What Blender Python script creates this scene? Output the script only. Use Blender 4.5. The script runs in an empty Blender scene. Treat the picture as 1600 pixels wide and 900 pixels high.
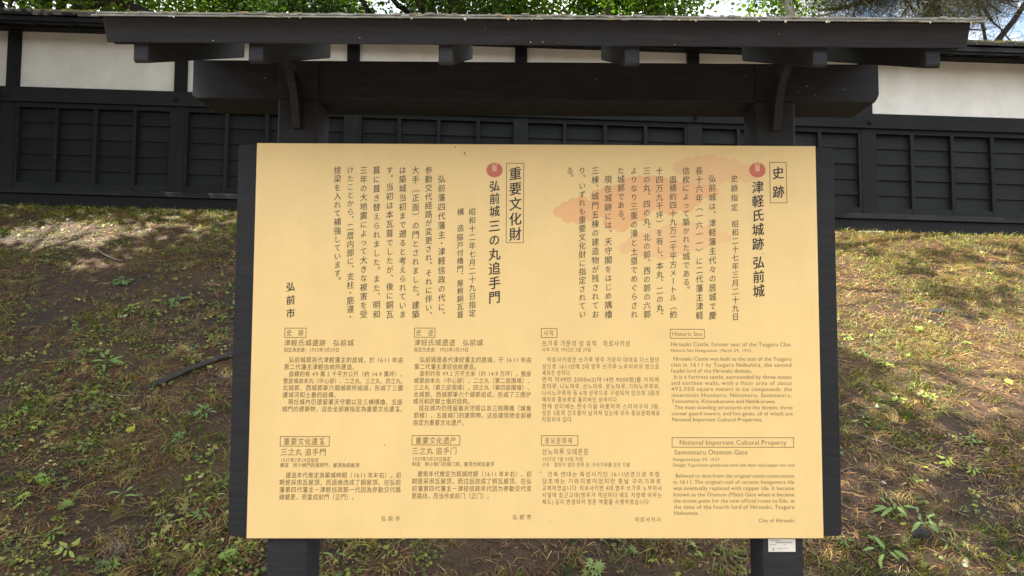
import bpy, math, random
import numpy as np
from mathutils import Vector, Matrix
random.seed(7)
RN = np.random.default_rng(11)
SC = bpy.context.scene
COL = SC.collection

# ------------------------------------------------------------------ camera
cam_d = bpy.data.cameras.new('camera')
cam = bpy.data.objects.new('camera', cam_d); COL.objects.link(cam); SC.camera = cam
cam_d.sensor_width = 36.0; cam_d.lens = 1155/1600*36.0
cam_d.shift_x = -39.26/1600
cam_d.clip_start = 0.05; cam_d.clip_end = 3000
YAW, PITCH, ROLL = -0.01067, 0.06196, 0.00287
cam.matrix_world = (Matrix.Translation((-0.02039, -1.95804, 1.60146)) @ Matrix.Rotation(YAW, 4, 'Z')
                    @ Matrix.Rotation(math.pi/2+PITCH, 4, 'X') @ Matrix.Rotation(ROLL, 4, 'Z'))
# ------------------------------------------------------------------ world, sun, exposure
SUN = Vector((-0.70, -0.20, 1.0)).normalized()
ELEV = math.asin(SUN.z); AZ = math.atan2(SUN.x, SUN.y)
world = bpy.data.worlds.new('World'); SC.world = world; world.use_nodes = True
nt = world.node_tree; nt.nodes.clear()
out = nt.nodes.new('ShaderNodeOutputWorld'); bg = nt.nodes.new('ShaderNodeBackground')
sky = nt.nodes.new('ShaderNodeTexSky'); sky.sky_type = 'NISHITA'; sky.sun_disc = False
sky.sun_elevation = ELEV; sky.sun_rotation = AZ; sky.air_density = 1.0; sky.dust_density = 1.4
tc = nt.nodes.new('ShaderNodeTexCoord')
mp = nt.nodes.new('ShaderNodeMapping'); mp.inputs['Scale'].default_value = (1, 1, 2.2)
mp.inputs['Location'].default_value = (5.5, 3.3, 0.9)
cn = nt.nodes.new('ShaderNodeTexNoise'); cn.inputs['Scale'].default_value = 2.6; cn.inputs['Detail'].default_value = 9; cn.inputs['Roughness'].default_value = 0.58
cr = nt.nodes.new('ShaderNodeValToRGB')
cr.color_ramp.elements[0].position = 0.40; cr.color_ramp.elements[1].position = 0.58
mixw = nt.nodes.new('ShaderNodeMix'); mixw.data_type = 'RGBA'
mixw.inputs['B'].default_value = (11.5, 11.2, 10.6, 1)
nt.links.new(tc.outputs['Generated'], mp.inputs['Vector']); nt.links.new(mp.outputs['Vector'], cn.inputs['Vector'])
nt.links.new(cn.outputs['Fac'], cr.inputs['Fac']); nt.links.new(cr.outputs['Color'], mixw.inputs['Factor'])
nt.links.new(sky.outputs['Color'], mixw.inputs['A']); nt.links.new(mixw.outputs['Result'], bg.inputs['Color'])
bg.inputs['Strength'].default_value = 0.088
nt.links.new(bg.outputs['Background'], out.inputs['Surface'])
sd = bpy.data.lights.new('sun', 'SUN'); sd.energy = 5.0; sd.angle = math.radians(0.5); sd.color = (1.0, 0.94, 0.84)
sun = bpy.data.objects.new('sun', sd); COL.objects.link(sun)
sun.rotation_euler = SUN.to_track_quat('Z', 'Y').to_euler(); sun.location = (-6, -4, 12)
SC.view_settings.view_transform = 'Standard'; SC.view_settings.look = 'None'
SC.view_settings.exposure = 1.82; SC.view_settings.gamma = 1.0
SC.cycles.max_bounces = 8; SC.cycles.transparent_max_bounces = 8

# ------------------------------------------------------------------ materials
def new_mat(name):
    m = bpy.data.materials.new(name); m.use_nodes = True
    n = m.node_tree.nodes; b = n.get('Principled BSDF'); return m, m.node_tree, b
def noise(t, scale, detail=4, rough=.55, coord='Object', stretch=None):
    c = t.nodes.new('ShaderNodeTexCoord'); k = t.nodes.new('ShaderNodeTexNoise')
    k.inputs['Scale'].default_value = scale; k.inputs['Detail'].default_value = detail; k.inputs['Roughness'].default_value = rough
    if stretch:
        q = t.nodes.new('ShaderNodeMapping'); q.inputs['Scale'].default_value = stretch
        t.links.new(c.outputs[coord], q.inputs['Vector']); t.links.new(q.outputs['Vector'], k.inputs['Vector'])
    else: t.links.new(c.outputs[coord], k.inputs['Vector'])
    return k
def ramp(t, src, stops):
    r = t.nodes.new('ShaderNodeValToRGB'); e = r.color_ramp.elements
    while len(e) < len(stops): e.new(0.5)
    for i, (p, c) in enumerate(stops): e[i].position = p; e[i].color = (*c, 1)
    t.links.new(src, r.inputs['Fac']); return r
def bump(t, b, src, strength, dist=0.002):
    k = t.nodes.new('ShaderNodeBump'); k.inputs['Strength'].default_value = strength; k.inputs['Distance'].default_value = dist
    t.links.new(src, k.inputs['Height']); t.links.new(k.outputs['Normal'], b.inputs['Normal']); return k
def mat_wood(name, c0, c1, rough=.6, scale=14, stretch=(1, 8, 8), bs=.35, spec=.4):
    m, t, b = new_mat(name)
    n1 = noise(t, scale, 6, .6, 'Object', stretch); n2 = noise(t, 2.3, 5, .6)
    mx = t.nodes.new('ShaderNodeMath'); mx.operation = 'ADD'
    h = t.nodes.new('ShaderNodeMath'); h.operation = 'MULTIPLY'; h.inputs[1].default_value = .5
    t.links.new(n1.outputs['Fac'], mx.inputs[0]); t.links.new(n2.outputs['Fac'], mx.inputs[1]); t.links.new(mx.outputs[0], h.inputs[0])
    r = ramp(t, h.outputs[0], [(.36, c0), (.64, c1)])
    oi = t.nodes.new('ShaderNodeObjectInfo'); vr = ramp(t, oi.outputs['Random'], [(0, (.78, .78, .78)), (1, (1.25, 1.25, 1.25))])
    n3 = noise(t, scale*.35, 8, .75, 'Object', tuple(1+(q-1)*2.2 for q in stretch)); wr = ramp(t, n3.outputs['Fac'], [(.0, (.7, .7, .7)), (.56, (1, 1, 1)), (.70, (1.55, 1.5, 1.45)), (.74, (1, 1, 1))])
    mv = t.nodes.new('ShaderNodeMix'); mv.data_type = 'RGBA'; mv.blend_type = 'MULTIPLY'; mv.inputs['Factor'].default_value = 1
    mw = t.nodes.new('ShaderNodeMix'); mw.data_type = 'RGBA'; mw.blend_type = 'MULTIPLY'; mw.inputs['Factor'].default_value = .8
    t.links.new(r.outputs['Color'], mv.inputs['A']); t.links.new(vr.outputs['Color'], mv.inputs['B'])
    t.links.new(mv.outputs['Result'], mw.inputs['A']); t.links.new(wr.outputs['Color'], mw.inputs['B'])
    t.links.new(mw.outputs['Result'], b.inputs['Base Color'])
    rr = ramp(t, n2.outputs['Fac'], [(.3, (rough-.12,)*3), (.7, (rough+.12,)*3)])
    t.links.new(rr.outputs['Color'], b.inputs['Roughness']); b.inputs['Specular IOR Level'].default_value = spec
    bump(t, b, n1.outputs['Fac'], bs, .0015); return m
M = {}
M['sign_wood'] = mat_wood('dark_painted_sign_wood', (.0155, .0154, .0178), (.0295, .0293, .0335), .62, bs=.35, spec=.25)
M['wall_wood'] = mat_wood('black_painted_wall_wood', (.0060, .0070, .0075), (.0130, .0148, .0158), .7, 6, (1, 6, 6), .5, .22)
M['wall_wood_v'] = mat_wood('black_painted_upright_wood', (.0060, .0070, .0075), (.0130, .0148, .0158), .7, 6, (6, 6, 1), .5, .22)
M['roof_board'] = mat_wood('weathered_roof_board', (.007, .007, .007), (.018, .0175, .016), .9, 9, (5, 1, 5), .6)
def mat_plain(name, c, rough=.5, metal=0, ns=0, amt=.15, bs=0):
    m, t, b = new_mat(name); b.inputs['Roughness'].default_value = rough; b.inputs['Metallic'].default_value = metal
    n = noise(t, ns or 8, 6, .6)
    r = ramp(t, n.outputs['Fac'], [(.3, tuple(x*(1-amt) for x in c)), (.7, tuple(min(1, x*(1+amt)) for x in c))])
    t.links.new(r.outputs['Color'], b.inputs['Base Color'])
    if bs: bump(t, b, n.outputs['Fac'], bs, .003)
    return m
M['panel'] = mat_plain('cream_printed_sheet', (.875, .622, .272), .33, 0, 1.6, .018)
M['panel_edge'] = mat_plain('pale_sheet_edge', (.72, .66, .50), .4)
M['ink'] = mat_plain('dark_brown_print', (.022, .014, .011), .45)
M['ink2'] = mat_plain('brown_print', (.10, .050, .016), .45)
M['ink3'] = mat_plain('brown_frame_print', (.20, .105, .03), .45)
M['red'] = mat_plain('red_stamp_print', (.62, .145, .09), .4)
M['redpale'] = mat_plain('pale_stamp_print', (.80, .42, .24), .4)
M['cloud'] = mat_plain('orange_cloud_print', (.83, .515, .235), .36, 0, 3, .05)
M['cloud2'] = mat_plain('deeper_orange_cloud_print', (.84, .465, .20), .36, 0, 3, .05)
M['steel'] = mat_plain('bolt_steel', (.12, .12, .12), .45, .6)
M['sheet'] = mat_plain('roof_sheet_metal', (.21, .20, .175), .6, .1, 30, .35, .3)
M['sticker'] = mat_plain('off_white_label', (.72, .68, .60), .5)
M['stkink'] = mat_plain('black_label_print', (.03, .03, .03), .5)
M['plaster'] = mat_plain('white_lime_plaster', (.80, .785, .75), .85, 0, 3, .05, .15)
def add_streaks(mt, lo, stretch, scale, fac):
    t = mt.node_tree; b = t.nodes['Principled BSDF']; src = b.inputs['Base Color'].links[0].from_socket
    k = noise(t, scale, 7, .65, 'Object', stretch); r = ramp(t, k.outputs['Fac'], [(.36, lo), (.58, (1, 1, 1))])
    mx = t.nodes.new('ShaderNodeMix'); mx.data_type = 'RGBA'; mx.blend_type = 'MULTIPLY'; mx.inputs['Factor'].default_value = fac
    t.links.new(src, mx.inputs['A']); t.links.new(r.outputs['Color'], mx.inputs['B']); t.links.new(mx.outputs['Result'], b.inputs['Base Color'])
add_streaks(M['plaster'], (.88, .86, .81), (1.6, 1.6, .5), 1.1, .6)
add_streaks(M['plaster'], (.90, .88, .84), (1, 1, 1), 5, .6)
add_streaks(M['panel'], (.93, .93, .91), (6, 6, .5), 2.2, .35)
add_streaks(M['panel'], (.955, .95, .93), (1, 1, 1), 9, .7)
M['stone'] = mat_plain('pale_foundation_stone', (.33, .32, .29), .85, 0, 14, .3, .6)
M['rock'] = mat_plain('dark_rock', (.025, .024, .024), .9, 0, 20, .4, .8)
M['pipe'] = mat_plain('black_plastic_pipe', (.020, .018, .015), .65, 0, 26, .6, .7)
M['bark'] = mat_plain('grey_brown_bark', (.075, .062, .048), .9, 0, 18, .5, 1.0)
M['barkgrey'] = mat_plain('pale_grey_bark', (.24, .225, .18), .9, 0, 12, .35, 1.0)
M['barkdark'] = mat_plain('dark_bark', (.028, .024, .020), .9, 0, 18, .5, 1.0)
def mat_attr(name, rough=.55, transl=0.0, spec=.4):
    m, t, b = new_mat(name)
    a = t.nodes.new('ShaderNodeAttribute'); a.attribute_name = 'col'
    t.links.new(a.outputs['Color'], b.inputs['Base Color'])
    b.inputs['Roughness'].default_value = rough; b.inputs['Specular IOR Level'].default_value = spec
    if transl:
        tr = t.nodes.new('ShaderNodeBsdfTranslucent'); mx = t.nodes.new('ShaderNodeMixShader'); mx.inputs[0].default_value = transl
        sc = t.nodes.new('ShaderNodeMix'); sc.data_type = 'RGBA'; sc.blend_type = 'MULTIPLY'; sc.inputs['Factor'].default_value = 1
        sc.inputs['B'].default_value = (1.15, 1.35, .4, 1)
        t.links.new(a.outputs['Color'], sc.inputs['A']); t.links.new(sc.outputs['Result'], tr.inputs['Color'])
        t.links.new(b.outputs[0], mx.inputs[1]); t.links.new(tr.outputs[0], mx.inputs[2])
        t.links.new(mx.outputs[0], t.nodes['Material Output'].inputs['Surface'])
    return m
M['leaf'] = mat_attr('leaf', .42, .5)
M['needle'] = mat_attr('needle', .6, .15)
M['litter'] = mat_attr('ground_litter', .55, .12, .5)
# soil
m, t, b = new_mat('soil'); M['soil'] = m
n1 = noise(t, 1.1, 8, .62); n2 = noise(t, 38, 8, .7); n3 = noise(t, 9, 6, .65)
r1 = ramp(t, n1.outputs['Fac'], [(.33, (.035, .024, .016)), (.5, (.056, .031, .017)), (.68, (.098, .058, .029))])
r2 = ramp(t, n2.outputs['Fac'], [(.3, (.45, .45, .45)), (.55, (1, 1, 1)), (.75, (1.55, 1.5, 1.4))])
mm = t.nodes.new('ShaderNodeMix'); mm.data_type = 'RGBA'; mm.blend_type = 'MULTIPLY'; mm.inputs['Factor'].default_value = 1
t.links.new(r1.outputs['Color'], mm.inputs['A']); t.links.new(r2.outputs['Color'], mm.inputs['B'])
t.links.new(mm.outputs['Result'], b.inputs['Base Color'])
b.inputs['Roughness'].default_value = .72; b.inputs['Specular IOR Level'].default_value = .35
ad = t.nodes.new('ShaderNodeMath'); ad.operation = 'ADD'
t.links.new(n2.outputs['Fac'], ad.inputs[0]); t.links.new(n3.outputs['Fac'], ad.inputs[1]); bump(t, b, ad.outputs[0], .9, .02)

# ------------------------------------------------------------------ helpers
def tag(o, label=None, cat=None, group=None, kind=None):
    if label: o['label'] = label
    if cat: o['category'] = cat
    if group: o['group'] = group
    if kind: o['kind'] = kind
    return o
def empty(name, loc=(0, 0, 0)):
    o = bpy.data.objects.new(name, None); COL.objects.link(o); o.location = loc; o.empty_display_size = .2; return o
def link(name, me, mat=None, parent=None, loc=None):
    if mat is not None and len(me.materials) == 0: me.materials.append(mat)
    o = bpy.data.objects.new(name, me); COL.objects.link(o)
    if parent is not None:
        o.parent = parent
        if loc is None:                                   # geometry was written in world space
            p, q = Vector((0, 0, 0)), parent
            while q is not None: p += q.location; q = q.parent
            o.location = -p
    if loc is not None: o.location = loc
    return o
class MB:
    def __init__(s): s.v = []; s.f = []
    def poly(s, vs, fs):
        n = len(s.v); s.v += [tuple(v) for v in vs]; s.f += [tuple(n+i for i in f) for f in fs]; return s
    def box(s, x0, x1, y0, y1, z0, z1, dz=0.0, dzy=0.0):
        "box; dz = rise of z per metre of x, dzy = rise per metre of y"
        P = []
        for z in (z0, z1):
            for x, y in ((x0, y0), (x1, y0), (x1, y1), (x0, y1)): P.append((x, y, z+dz*x+dzy*y))
        return s.poly(P, [(0, 3, 2, 1), (4, 5, 6, 7), (0, 1, 5, 4), (1, 2, 6, 5), (2, 3, 7, 6), (3, 0, 4, 7)])
    def prism(s, outline, axis, a, b):
        "outline: list of 2D points; extruded along axis 'x','y','z' from a to b"
        n = len(outline)
        def P(p, q): return {'x': (q, p[0], p[1]), 'y': (p[0], q, p[1]), 'z': (p[0], p[1], q)}[axis]
        vs = [P(p, a) for p in outline]+[P(p, b) for p in outline]
        return s.poly(vs, [tuple(range(n))[::-1], tuple(range(n, 2*n))]+[(i, (i+1) % n, n+(i+1) % n, n+i) for i in range(n)])
    def tube(s, pts, rad, n=8, cap=True):
        base = len(s.v); pts = [Vector(p) for p in pts]; N = len(pts)
        for i, p in enumerate(pts):
            d = (pts[min(i+1, N-1)]-pts[max(i-1, 0)]).normalized()
            u = d.orthogonal().normalized() if i == 0 else (u-d*u.dot(d)).normalized()
            w = d.cross(u); r = rad[i] if hasattr(rad, '__len__') else rad
            for k in range(n):
                a = 2*math.pi*k/n; s.v.append(tuple(p+u*math.cos(a)*r+w*math.sin(a)*r))
        for i in range(N-1):
            for k in range(n):
                s.f.append((base+i*n+k, base+i*n+(k+1) % n, base+(i+1)*n+(k+1) % n, base+(i+1)*n+k))
        if cap: s.f.append(tuple(base+k for k in range(n))[::-1]); s.f.append(tuple(base+(N-1)*n+k for k in range(n)))
        return s
    def mesh(s, name, bev=0, smooth=False):
        me = bpy.data.meshes.new(name); me.from_pydata(s.v, [], s.f)
        import bmesh
        bm = bmesh.new(); bm.from_mesh(me); bmesh.ops.recalc_face_normals(bm, faces=bm.faces)
        if bev: bmesh.ops.bevel(bm, geom=list(bm.edges), offset=bev, segments=2, affect='EDGES', profile=.5, clamp_overlap=True)
        bm.to_mesh(me); bm.free()
        if smooth: me.polygons.foreach_set('use_smooth', [True]*len(me.polygons))
        me.update(); return me
    def obj(s, name, mat, parent=None, bev=0, smooth=False): return link(name, s.mesh(name, bev, smooth), mat, parent)
def np_mesh(name, V, F, C=None, mat=None, smooth=False):
    "V (n,3), F (m,k) all the same size, C (n,3) colours"
    V = np.asarray(V, np.float32); F = np.asarray(F, np.int32); k = F.shape[1]
    me = bpy.data.meshes.new(name); me.vertices.add(len(V)); me.vertices.foreach_set('co', V.ravel())
    me.loops.add(F.size); me.loops.foreach_set('vertex_index', F.ravel())
    me.polygons.add(len(F)); me.polygons.foreach_set('loop_start', np.arange(0, F.size, k, dtype=np.int32))
    me.polygons.foreach_set('loop_total', np.full(len(F), k, np.int32))
    if smooth: me.polygons.foreach_set('use_smooth', np.ones(len(F), bool))
    me.update(calc_edges=True)
    if C is not None:
        a = me.color_attributes.new('col', 'FLOAT_COLOR', 'POINT')
        a.data.foreach_set('color', np.concatenate([np.asarray(C, np.float32), np.ones((len(C), 1), np.float32)], 1).ravel())
    if mat: me.materials.append(mat)
    return me
def vnoise(x, y, f, seed):
    "2-D value noise, 0..1"
    T = np.random.default_rng(seed).random((256, 256)); x = np.asarray(x)*f+100.3; y = np.asarray(y)*f+100.7
    xi = np.floor(x).astype(int); yi = np.floor(y).astype(int); fx = x-xi; fy = y-yi; fx = fx*fx*(3-2*fx); fy = fy*fy*(3-2*fy)
    g = lambda a, b: T[a % 256, b % 256]
    return (g(xi, yi)*(1-fx)+g(xi+1, yi)*fx)*(1-fy)+(g(xi, yi+1)*(1-fx)+g(xi+1, yi+1)*fx)*fy
def fbm(x, y, f, seed, o=4):
    return sum(vnoise(x, y, f*2**i, seed+i)*.5**i for i in range(o))/sum(.5**i for i in range(o))

# ------------------------------------------------------------------ ground: one sheet, grassy castle bank rising to the wall
WALL_Y = 6.74; RK = -0.0262                               # the wall and the bank's crest drop towards the right
def gz(x, y):
    x = np.asarray(x, float); y = np.asarray(y, float)
    cx = np.clip(x, -60, 60)
    s = np.clip((y-.6)/5.9, 0, 1)
    z = (2.885+RK*cx)*s
    amp = np.clip((y+6)/3, 0, 1)*np.clip((6.5-y)/.8, .12, 1)*np.where(y > 9, .3, 1)
    z = z+amp*((fbm(x, y, .8, 3)-.5)*.14+(fbm(x, y, 4.5, 9)-.5)*.05*np.where((np.abs(x) < 12) & (y < 8), 1, 0))
    return z
xs = np.concatenate([np.array([-600, -250, -120, -60, -40, -25, -18, -13, -10]), np.arange(-8.5, 8.51, .06), np.array([10, 13, 18, 25, 40, 60, 120, 250, 600])])
ys = np.concatenate([np.array([-600, -250, -100, -40, -18, -9, -5, -3, -2, -1]), np.arange(-.6, 7.2, .05), np.array([7.5, 8, 9, 11, 14, 20, 30, 60, 120, 300, 700])])
X, Y = np.meshgrid(xs, ys); Z = gz(X, Y)
V = np.stack([X.ravel(), Y.ravel(), Z.ravel()], 1); nx = len(xs); ny = len(ys)
I = (np.arange(ny-1)[:, None]*nx+np.arange(nx-1)[None]).ravel()
tag(link('ground', np_mesh('ground', V, np.stack([I, I+1, I+nx+1, I+nx], 1), None, M['soil'], True)), kind='structure')

xs = np.concatenate([np.arange(-30, -3, 1.5), np.arange(-3, 3.01, .1), np.arange(4.5, 31, 1.5)]); ys = np.arange(-9, -.69, .15)
X, Y = np.meshgrid(xs, ys); V = np.stack([X.ravel(), Y.ravel(), gz(X, Y).ravel()+.02], 1); nx = len(xs); ny = len(ys)
I = (np.arange(ny-1)[:, None]*nx+np.arange(nx-1)[None]).ravel()
M['gravel'] = mat_plain('brown_bounce_path_gravel', (.15, .13, .105), .9, 0, 60, .35, .6)
tag(link('path', np_mesh('path', V, np.stack([I, I+1, I+nx+1, I+nx], 1), None, M['gravel'], True)), kind='structure')  # unseen path added in front to bounce sunlight up onto the board

# ------------------------------------------------------------------ castle wall behind (plaster over black clapboards)
def wz(z0, x): return z0+RK*x
wall = tag(empty('castle_wall', (0, WALL_Y, 2.8)), 'long white plastered castle wall with black board skirt, posts and a board roof on top of the bank', 'wall')
POSTX = [-10.35, -8.27, -6.19, -4.197, -2.143, -.128, 1.947, 4.03, 6.10, 8.17, 10.24]
X0, X1 = -10.5, 10.4; y = WALL_Y
TOP, PB, RB, CT, CB, LT, LB, BB = 5.03, 4.342, 4.166, 4.110, 3.215, 3.135, 3.074, 2.932
for i in range(len(POSTX)-1):
    a, b_ = POSTX[i]+.072, POSTX[i+1]-.072
    MB().box(a-.02, b_+.02, y+.045, y+.16, PB-.02, TOP+.03, RK).obj('plaster_panel', M['plaster'], wall)
    # five lapped clapboards behind the battens, lower edge of each one proud of the next
    hh = (CT+.02-(CB-.03))/5
    for k in range(5):
        zb = CB-.03+hh*k; zt = zb+hh+.018; j = random.uniform(-.003, .003)
        a2, b2 = POSTX[i]+.03, POSTX[i+1]-.03
        o = [(y+.020+j, zb), (y+.034+j, zb), (y+.052+j, zt), (y+.044+j, zt)]
        m_ = MB(); n = []
        for xx in (a2, b2):
            for (yy, zz) in o: n.append((xx, yy, zz+RK*xx))
        m_.poly(n, [(0, 1, 2, 3), (7, 6, 5, 4), (0, 4, 5, 1), (1, 5, 6, 2), (2, 6, 7, 3), (3, 7, 4, 0)])
        m_.obj('clapboard', M['wall_wood'], wall)
    cells = 4; wcell = (b_-a)/cells
    if i < 5:   xsb = [a+.03+wcell*k for k in range(cells)]
    else:       xsb = [b_-.03-wcell*k for k in range(cells)]
    for xb in xsb:
        MB().box(xb-.021, xb+.021, y-.032, y+.045, CB-.04, CT+.01, RK).obj('batten', M['wall_wood_v'], wall, .003)
    MB().box(a-.02, b_+.02, y-.03, y+.05, CT, RB+.01, RK).obj('frame_strip', M['wall_wood'], wall, .003)
    MB().box(a-.02, b_+.02, y-.028, y+.05, LT-.01, CB, RK).obj('frame_strip', M['wall_wood'], wall, .003)
for i, px in enumerate(POSTX):
    MB().box(px-.072, px+.072, y+.0, y+.14, PB-.02, TOP+.1, RK).obj('post', M['wall_wood_v'], wall, .004)
    MB().box(px-.088, px+.088, y-.038, y+.14, LT-.02, RB+.012, RK).obj('lower_post', M['wall_wood_v'], wall, .003)
    # domed nail cover on the rail
    m_ = MB(); R = .028
    prof = [(0, R), (.012, R*.96), (.024, R*.7), (.032, R*.3)]
    cz = wz((PB+RB)/2-.02, px); ring = [[(px+.0+r*math.cos(q*math.pi/5), y-.072-d, cz+r*math.sin(q*math.pi/5)) for q in range(10)] for d, r in prof]
    m_.poly([p for rr in ring for p in rr], [(j*10+q, j*10+(q+1) % 10, (j+1)*10+(q+1) % 10, (j+1)*10+q) for j in range(3) for q in range(10)]+[tuple(range(30, 40))])
    m_.obj('nail_cover', M['wall_wood'], wall, 0, True)
    gzv = float(gz(px, y-.06)); top = wz(BB, px)-.004
    q = MB(); sh = -.06 if px < 0 else 0
    q.box(px-.17+sh, px+.13+sh, y-.10, y+.16, gzv-.15, max(top, gzv+.03)).obj('foundation_stone', M['stone'], wall, .012)
for (za, zb, yf, nm) in ((RB, PB, -.072, 'rail'), (LB, LT, -.085, 'rail'), (BB, LB-.004, -.045, 'base_board')):
    for a, b_ in ((-10.5, -6.25), (-6.246, -2.12), (-2.116, 1.93), (1.934, 6.07), (6.074, 10.4)):
        MB().box(a, b_, y+yf, y+.13, za, zb, RK).obj(nm, M['wall_wood'], wall, .004)
# wall plate and the eaves of the roof
MB().box(X0, X1, y-.10, y+.20, TOP+.02, TOP+.13, RK).obj('wall_plate', M['wall_wood'], wall, .004)
EY, EZ = y-.46, 5.02                                       # underside of the eave's front edge
SL = .42                                                    # roof slope
for k in range(int((X1-X0)/.42)):
    xx = X0+.2+k*.42
    m_ = MB(); o = [(EY+.05, EZ-.02), (EY+.05, EZ-.075), (y+.1, EZ-.075+SL*.51), (y+.1, EZ-.02+SL*.51)]
    vs = [(xx+d, yy, zz+RK*xx) for d in (-.028, .028) for (yy, zz) in o]
    m_.poly(vs, [(0, 1, 2, 3), (7, 6, 5, 4), (0, 4, 5, 1), (1, 5, 6, 2), (2, 6, 7, 3), (3, 7, 4, 0)]).obj('rafter', M['wall_wood_v'], wall)
MB().box(X0, X1, EY+.01, EY+.05, EZ-.035, EZ+.02, RK).obj('eave_board', M['wall_wood'], wall, .004)
m_ = MB(); o = [(EY+.03, EZ-.058), (EY+.03, EZ-.04), (y+.02, EZ-.04+SL*.45), (y+.02, EZ-.085+SL*.45)]
for a, b_ in ((-10.5, -6.25), (-6.246, -2.12), (-2.116, 1.93), (1.934, 6.07), (6.074, 10.4)):
    m_ = MB(); m_.poly([(xx, yy, zz+RK*xx) for xx in (a, b_) for (yy, zz) in o], [(0, 1, 2, 3), (7, 6, 5, 4), (0, 4, 5, 1), (1, 5, 6, 2), (2, 6, 7, 3), (3, 7, 4, 0)]).obj('eave_soffit', M['wall_wood'], wall)
ridge_y = y+.06
kx = X0; bmesh_i = 0
base_planks = []
while kx < X1:
    w = random.uniform(.20, .34); j = random.uniform(0, .016); j2 = random.uniform(-.03, .015); g = .006
    for side in (0, 1):
        y0, y1 = (EY+j2, ridge_y) if side == 0 else (ridge_y+.52, ridge_y)
        z0, z1 = EZ+.022+j, EZ+.022+j+SL*.52
        vs = []
        for xx in (kx+g, kx+w-g):
            for (yy, zz) in ((y0, z0), (y0, z0+.032), (y1, z1+.032), (y1, z1)): vs.append((xx, yy, zz+RK*xx))
        MB().poly(vs, [(0, 1, 2, 3), (7, 6, 5, 4), (0, 4, 5, 1), (1, 5, 6, 2), (2, 6, 7, 3), (3, 7, 4, 0)]).obj('roof_plank', M['roof_board'], wall)
    kx += w
MB().box(X0, X1, ridge_y-.09, ridge_y+.09, EZ+.022+SL*.52-.02, EZ+.022+SL*.52+.045, RK).obj('ridge_beam', M['roof_board'], wall, .01)
# loose bark and twig debris lying on the eaves
V = []; F = []; C = []
def strip3(V, F, C, p, d, w, col, nrm=Vector((0, 0, 1)), bend=0.0):
    d = Vector(d); s_ = d.cross(nrm).normalized()*w*.5; p = Vector(p); n = len(V)
    mid = p+d*.5+nrm*bend
    for q in (p-s_, p+s_, mid-s_*.8, mid+s_*.8, p+d-s_*.15, p+d+s_*.15): V.append(tuple(q)); C.append(col)
    F.append((n, n+1, n+3, n+2)); F.append((n+2, n+3, n+5, n+4))
for k in range(900):
    xx = random.uniform(-7, 7); dd = random.random()**1.6*.38
    if random.random() > (.9 if xx > 4.6 else .25): continue
    a = random.gauss(0, .5); L = random.uniform(.05, .26); c = random.uniform(.5, 1.4)
    p = (xx, EY+dd, wz(EZ+.075+SL*dd, xx)+random.random()*.02)
    strip3(V, F, C, p, (math.cos(a)*L, math.sin(a)*L*.6, L*.25*math.sin(a)*SL), random.uniform(.004, .011), (.30*c, .25*c, .19*c), Vector((0, 0, 1)), .012)
tag(link('bark_debris', np_mesh('bark_debris', V, F, C, M['litter']), None, wall), kind='stuff')

# ------------------------------------------------------------------ the notice board
PZ = 1.59; W2, H2 = .75, .51879                            # panel centre height, half width, half height
sign = tag(empty('notice_board', (0, .05, 0)), 'roofed dark timber notice board on two posts carrying a cream multilingual history panel', 'notice board')
for s in (-1, 1):
    x = s*.6477
    MB().box(x-.0536, x+.0536, .012, .128, -.5, 2.236, 0).obj('post', M['sign_wood'], sign, .005)
# cross beam, its lower arrises chamfered at both ends
def beam_outline(x0, x1, z0, z1, c):
    return [(x0+c, z0), (x1-c, z0), (x1-.004, z0+.012), (x1, z0+.022), (x1, z1), (x0, z1), (x0, z0+.006)]
MB().prism(beam_outline(-.934, .934, 2.235, 2.341, .012), 'y', .015, .160).obj('beam', M['sign_wood'], sign, .002)
for s in (-1, 1):   # the post tops run up in front, flush with the beam
    x = s*.6477
    MB().box(x-.0536, x+.0536, .009, .014, 2.2362, 2.337, 0).obj('post_tenon', M['sign_wood'], sign, .001)
SR = .40
def roofz(yy): return 2.2760+(yy+.41)*SR                   # underside of the roof sheet
for rx in (-.880, -.627, -.207, .207, .627, .880):
    y0, y1 = -.352, .19
    o = [(y0, roofz(y0)-.102+.006), (y0+.006, roofz(y0)-.102), (y1, roofz(y1)-.102), (y1, roofz(y1)-.012), (y0, roofz(y0)-.012)]
    MB().prism(o, 'x', rx-.0165, rx+.0165).obj('rafter', M['sign_wood'], sign, .003)
# fascia board, square to the roof slope
th = .020; n_ = Vector((0, -math.sin(math.atan(SR)), math.cos(math.atan(SR)))); f_ = Vector((0, -math.cos(math.atan(SR)), -math.sin(math.atan(SR))))
p0 = Vector((0, -.3650, 2.2358)); p1 = p0+n_*.053
o = [(p0.y, p0.z), (p1.y, p1.z), (p1.y-f_.y*th, p1.z-f_.z*th), (p0.y-f_.y*th, p0.z-f_.z*th)]
MB().prism(o, 'x', -.948, .948).obj('fascia', M['sign_wood'], sign, .0025)
# side barge boards
for s in (-1, 1):
    o = [(-.345, roofz(-.345)-.062), (.205, roofz(.205)-.062), (.205, roofz(.205)-.0125), (-.345, roofz(-.345)-.0125)]
    MB().prism(o, 'x', s*.944 if s > 0 else -.944, s*.926).obj('barge_board', M['sign_wood'], sign, .002)
# soffit boards laid across the rafters
for k in range(5):
    a = -.350+k*.112; b_ = a+.109
    o = [(a, roofz(a)-.012), (b_, roofz(b_)-.012), (b_, roofz(b_)-.001), (a, roofz(a)-.001)]
    MB().prism(o, 'x', -.942, .942).obj('soffit_board', M['sign_wood'], sign)
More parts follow.
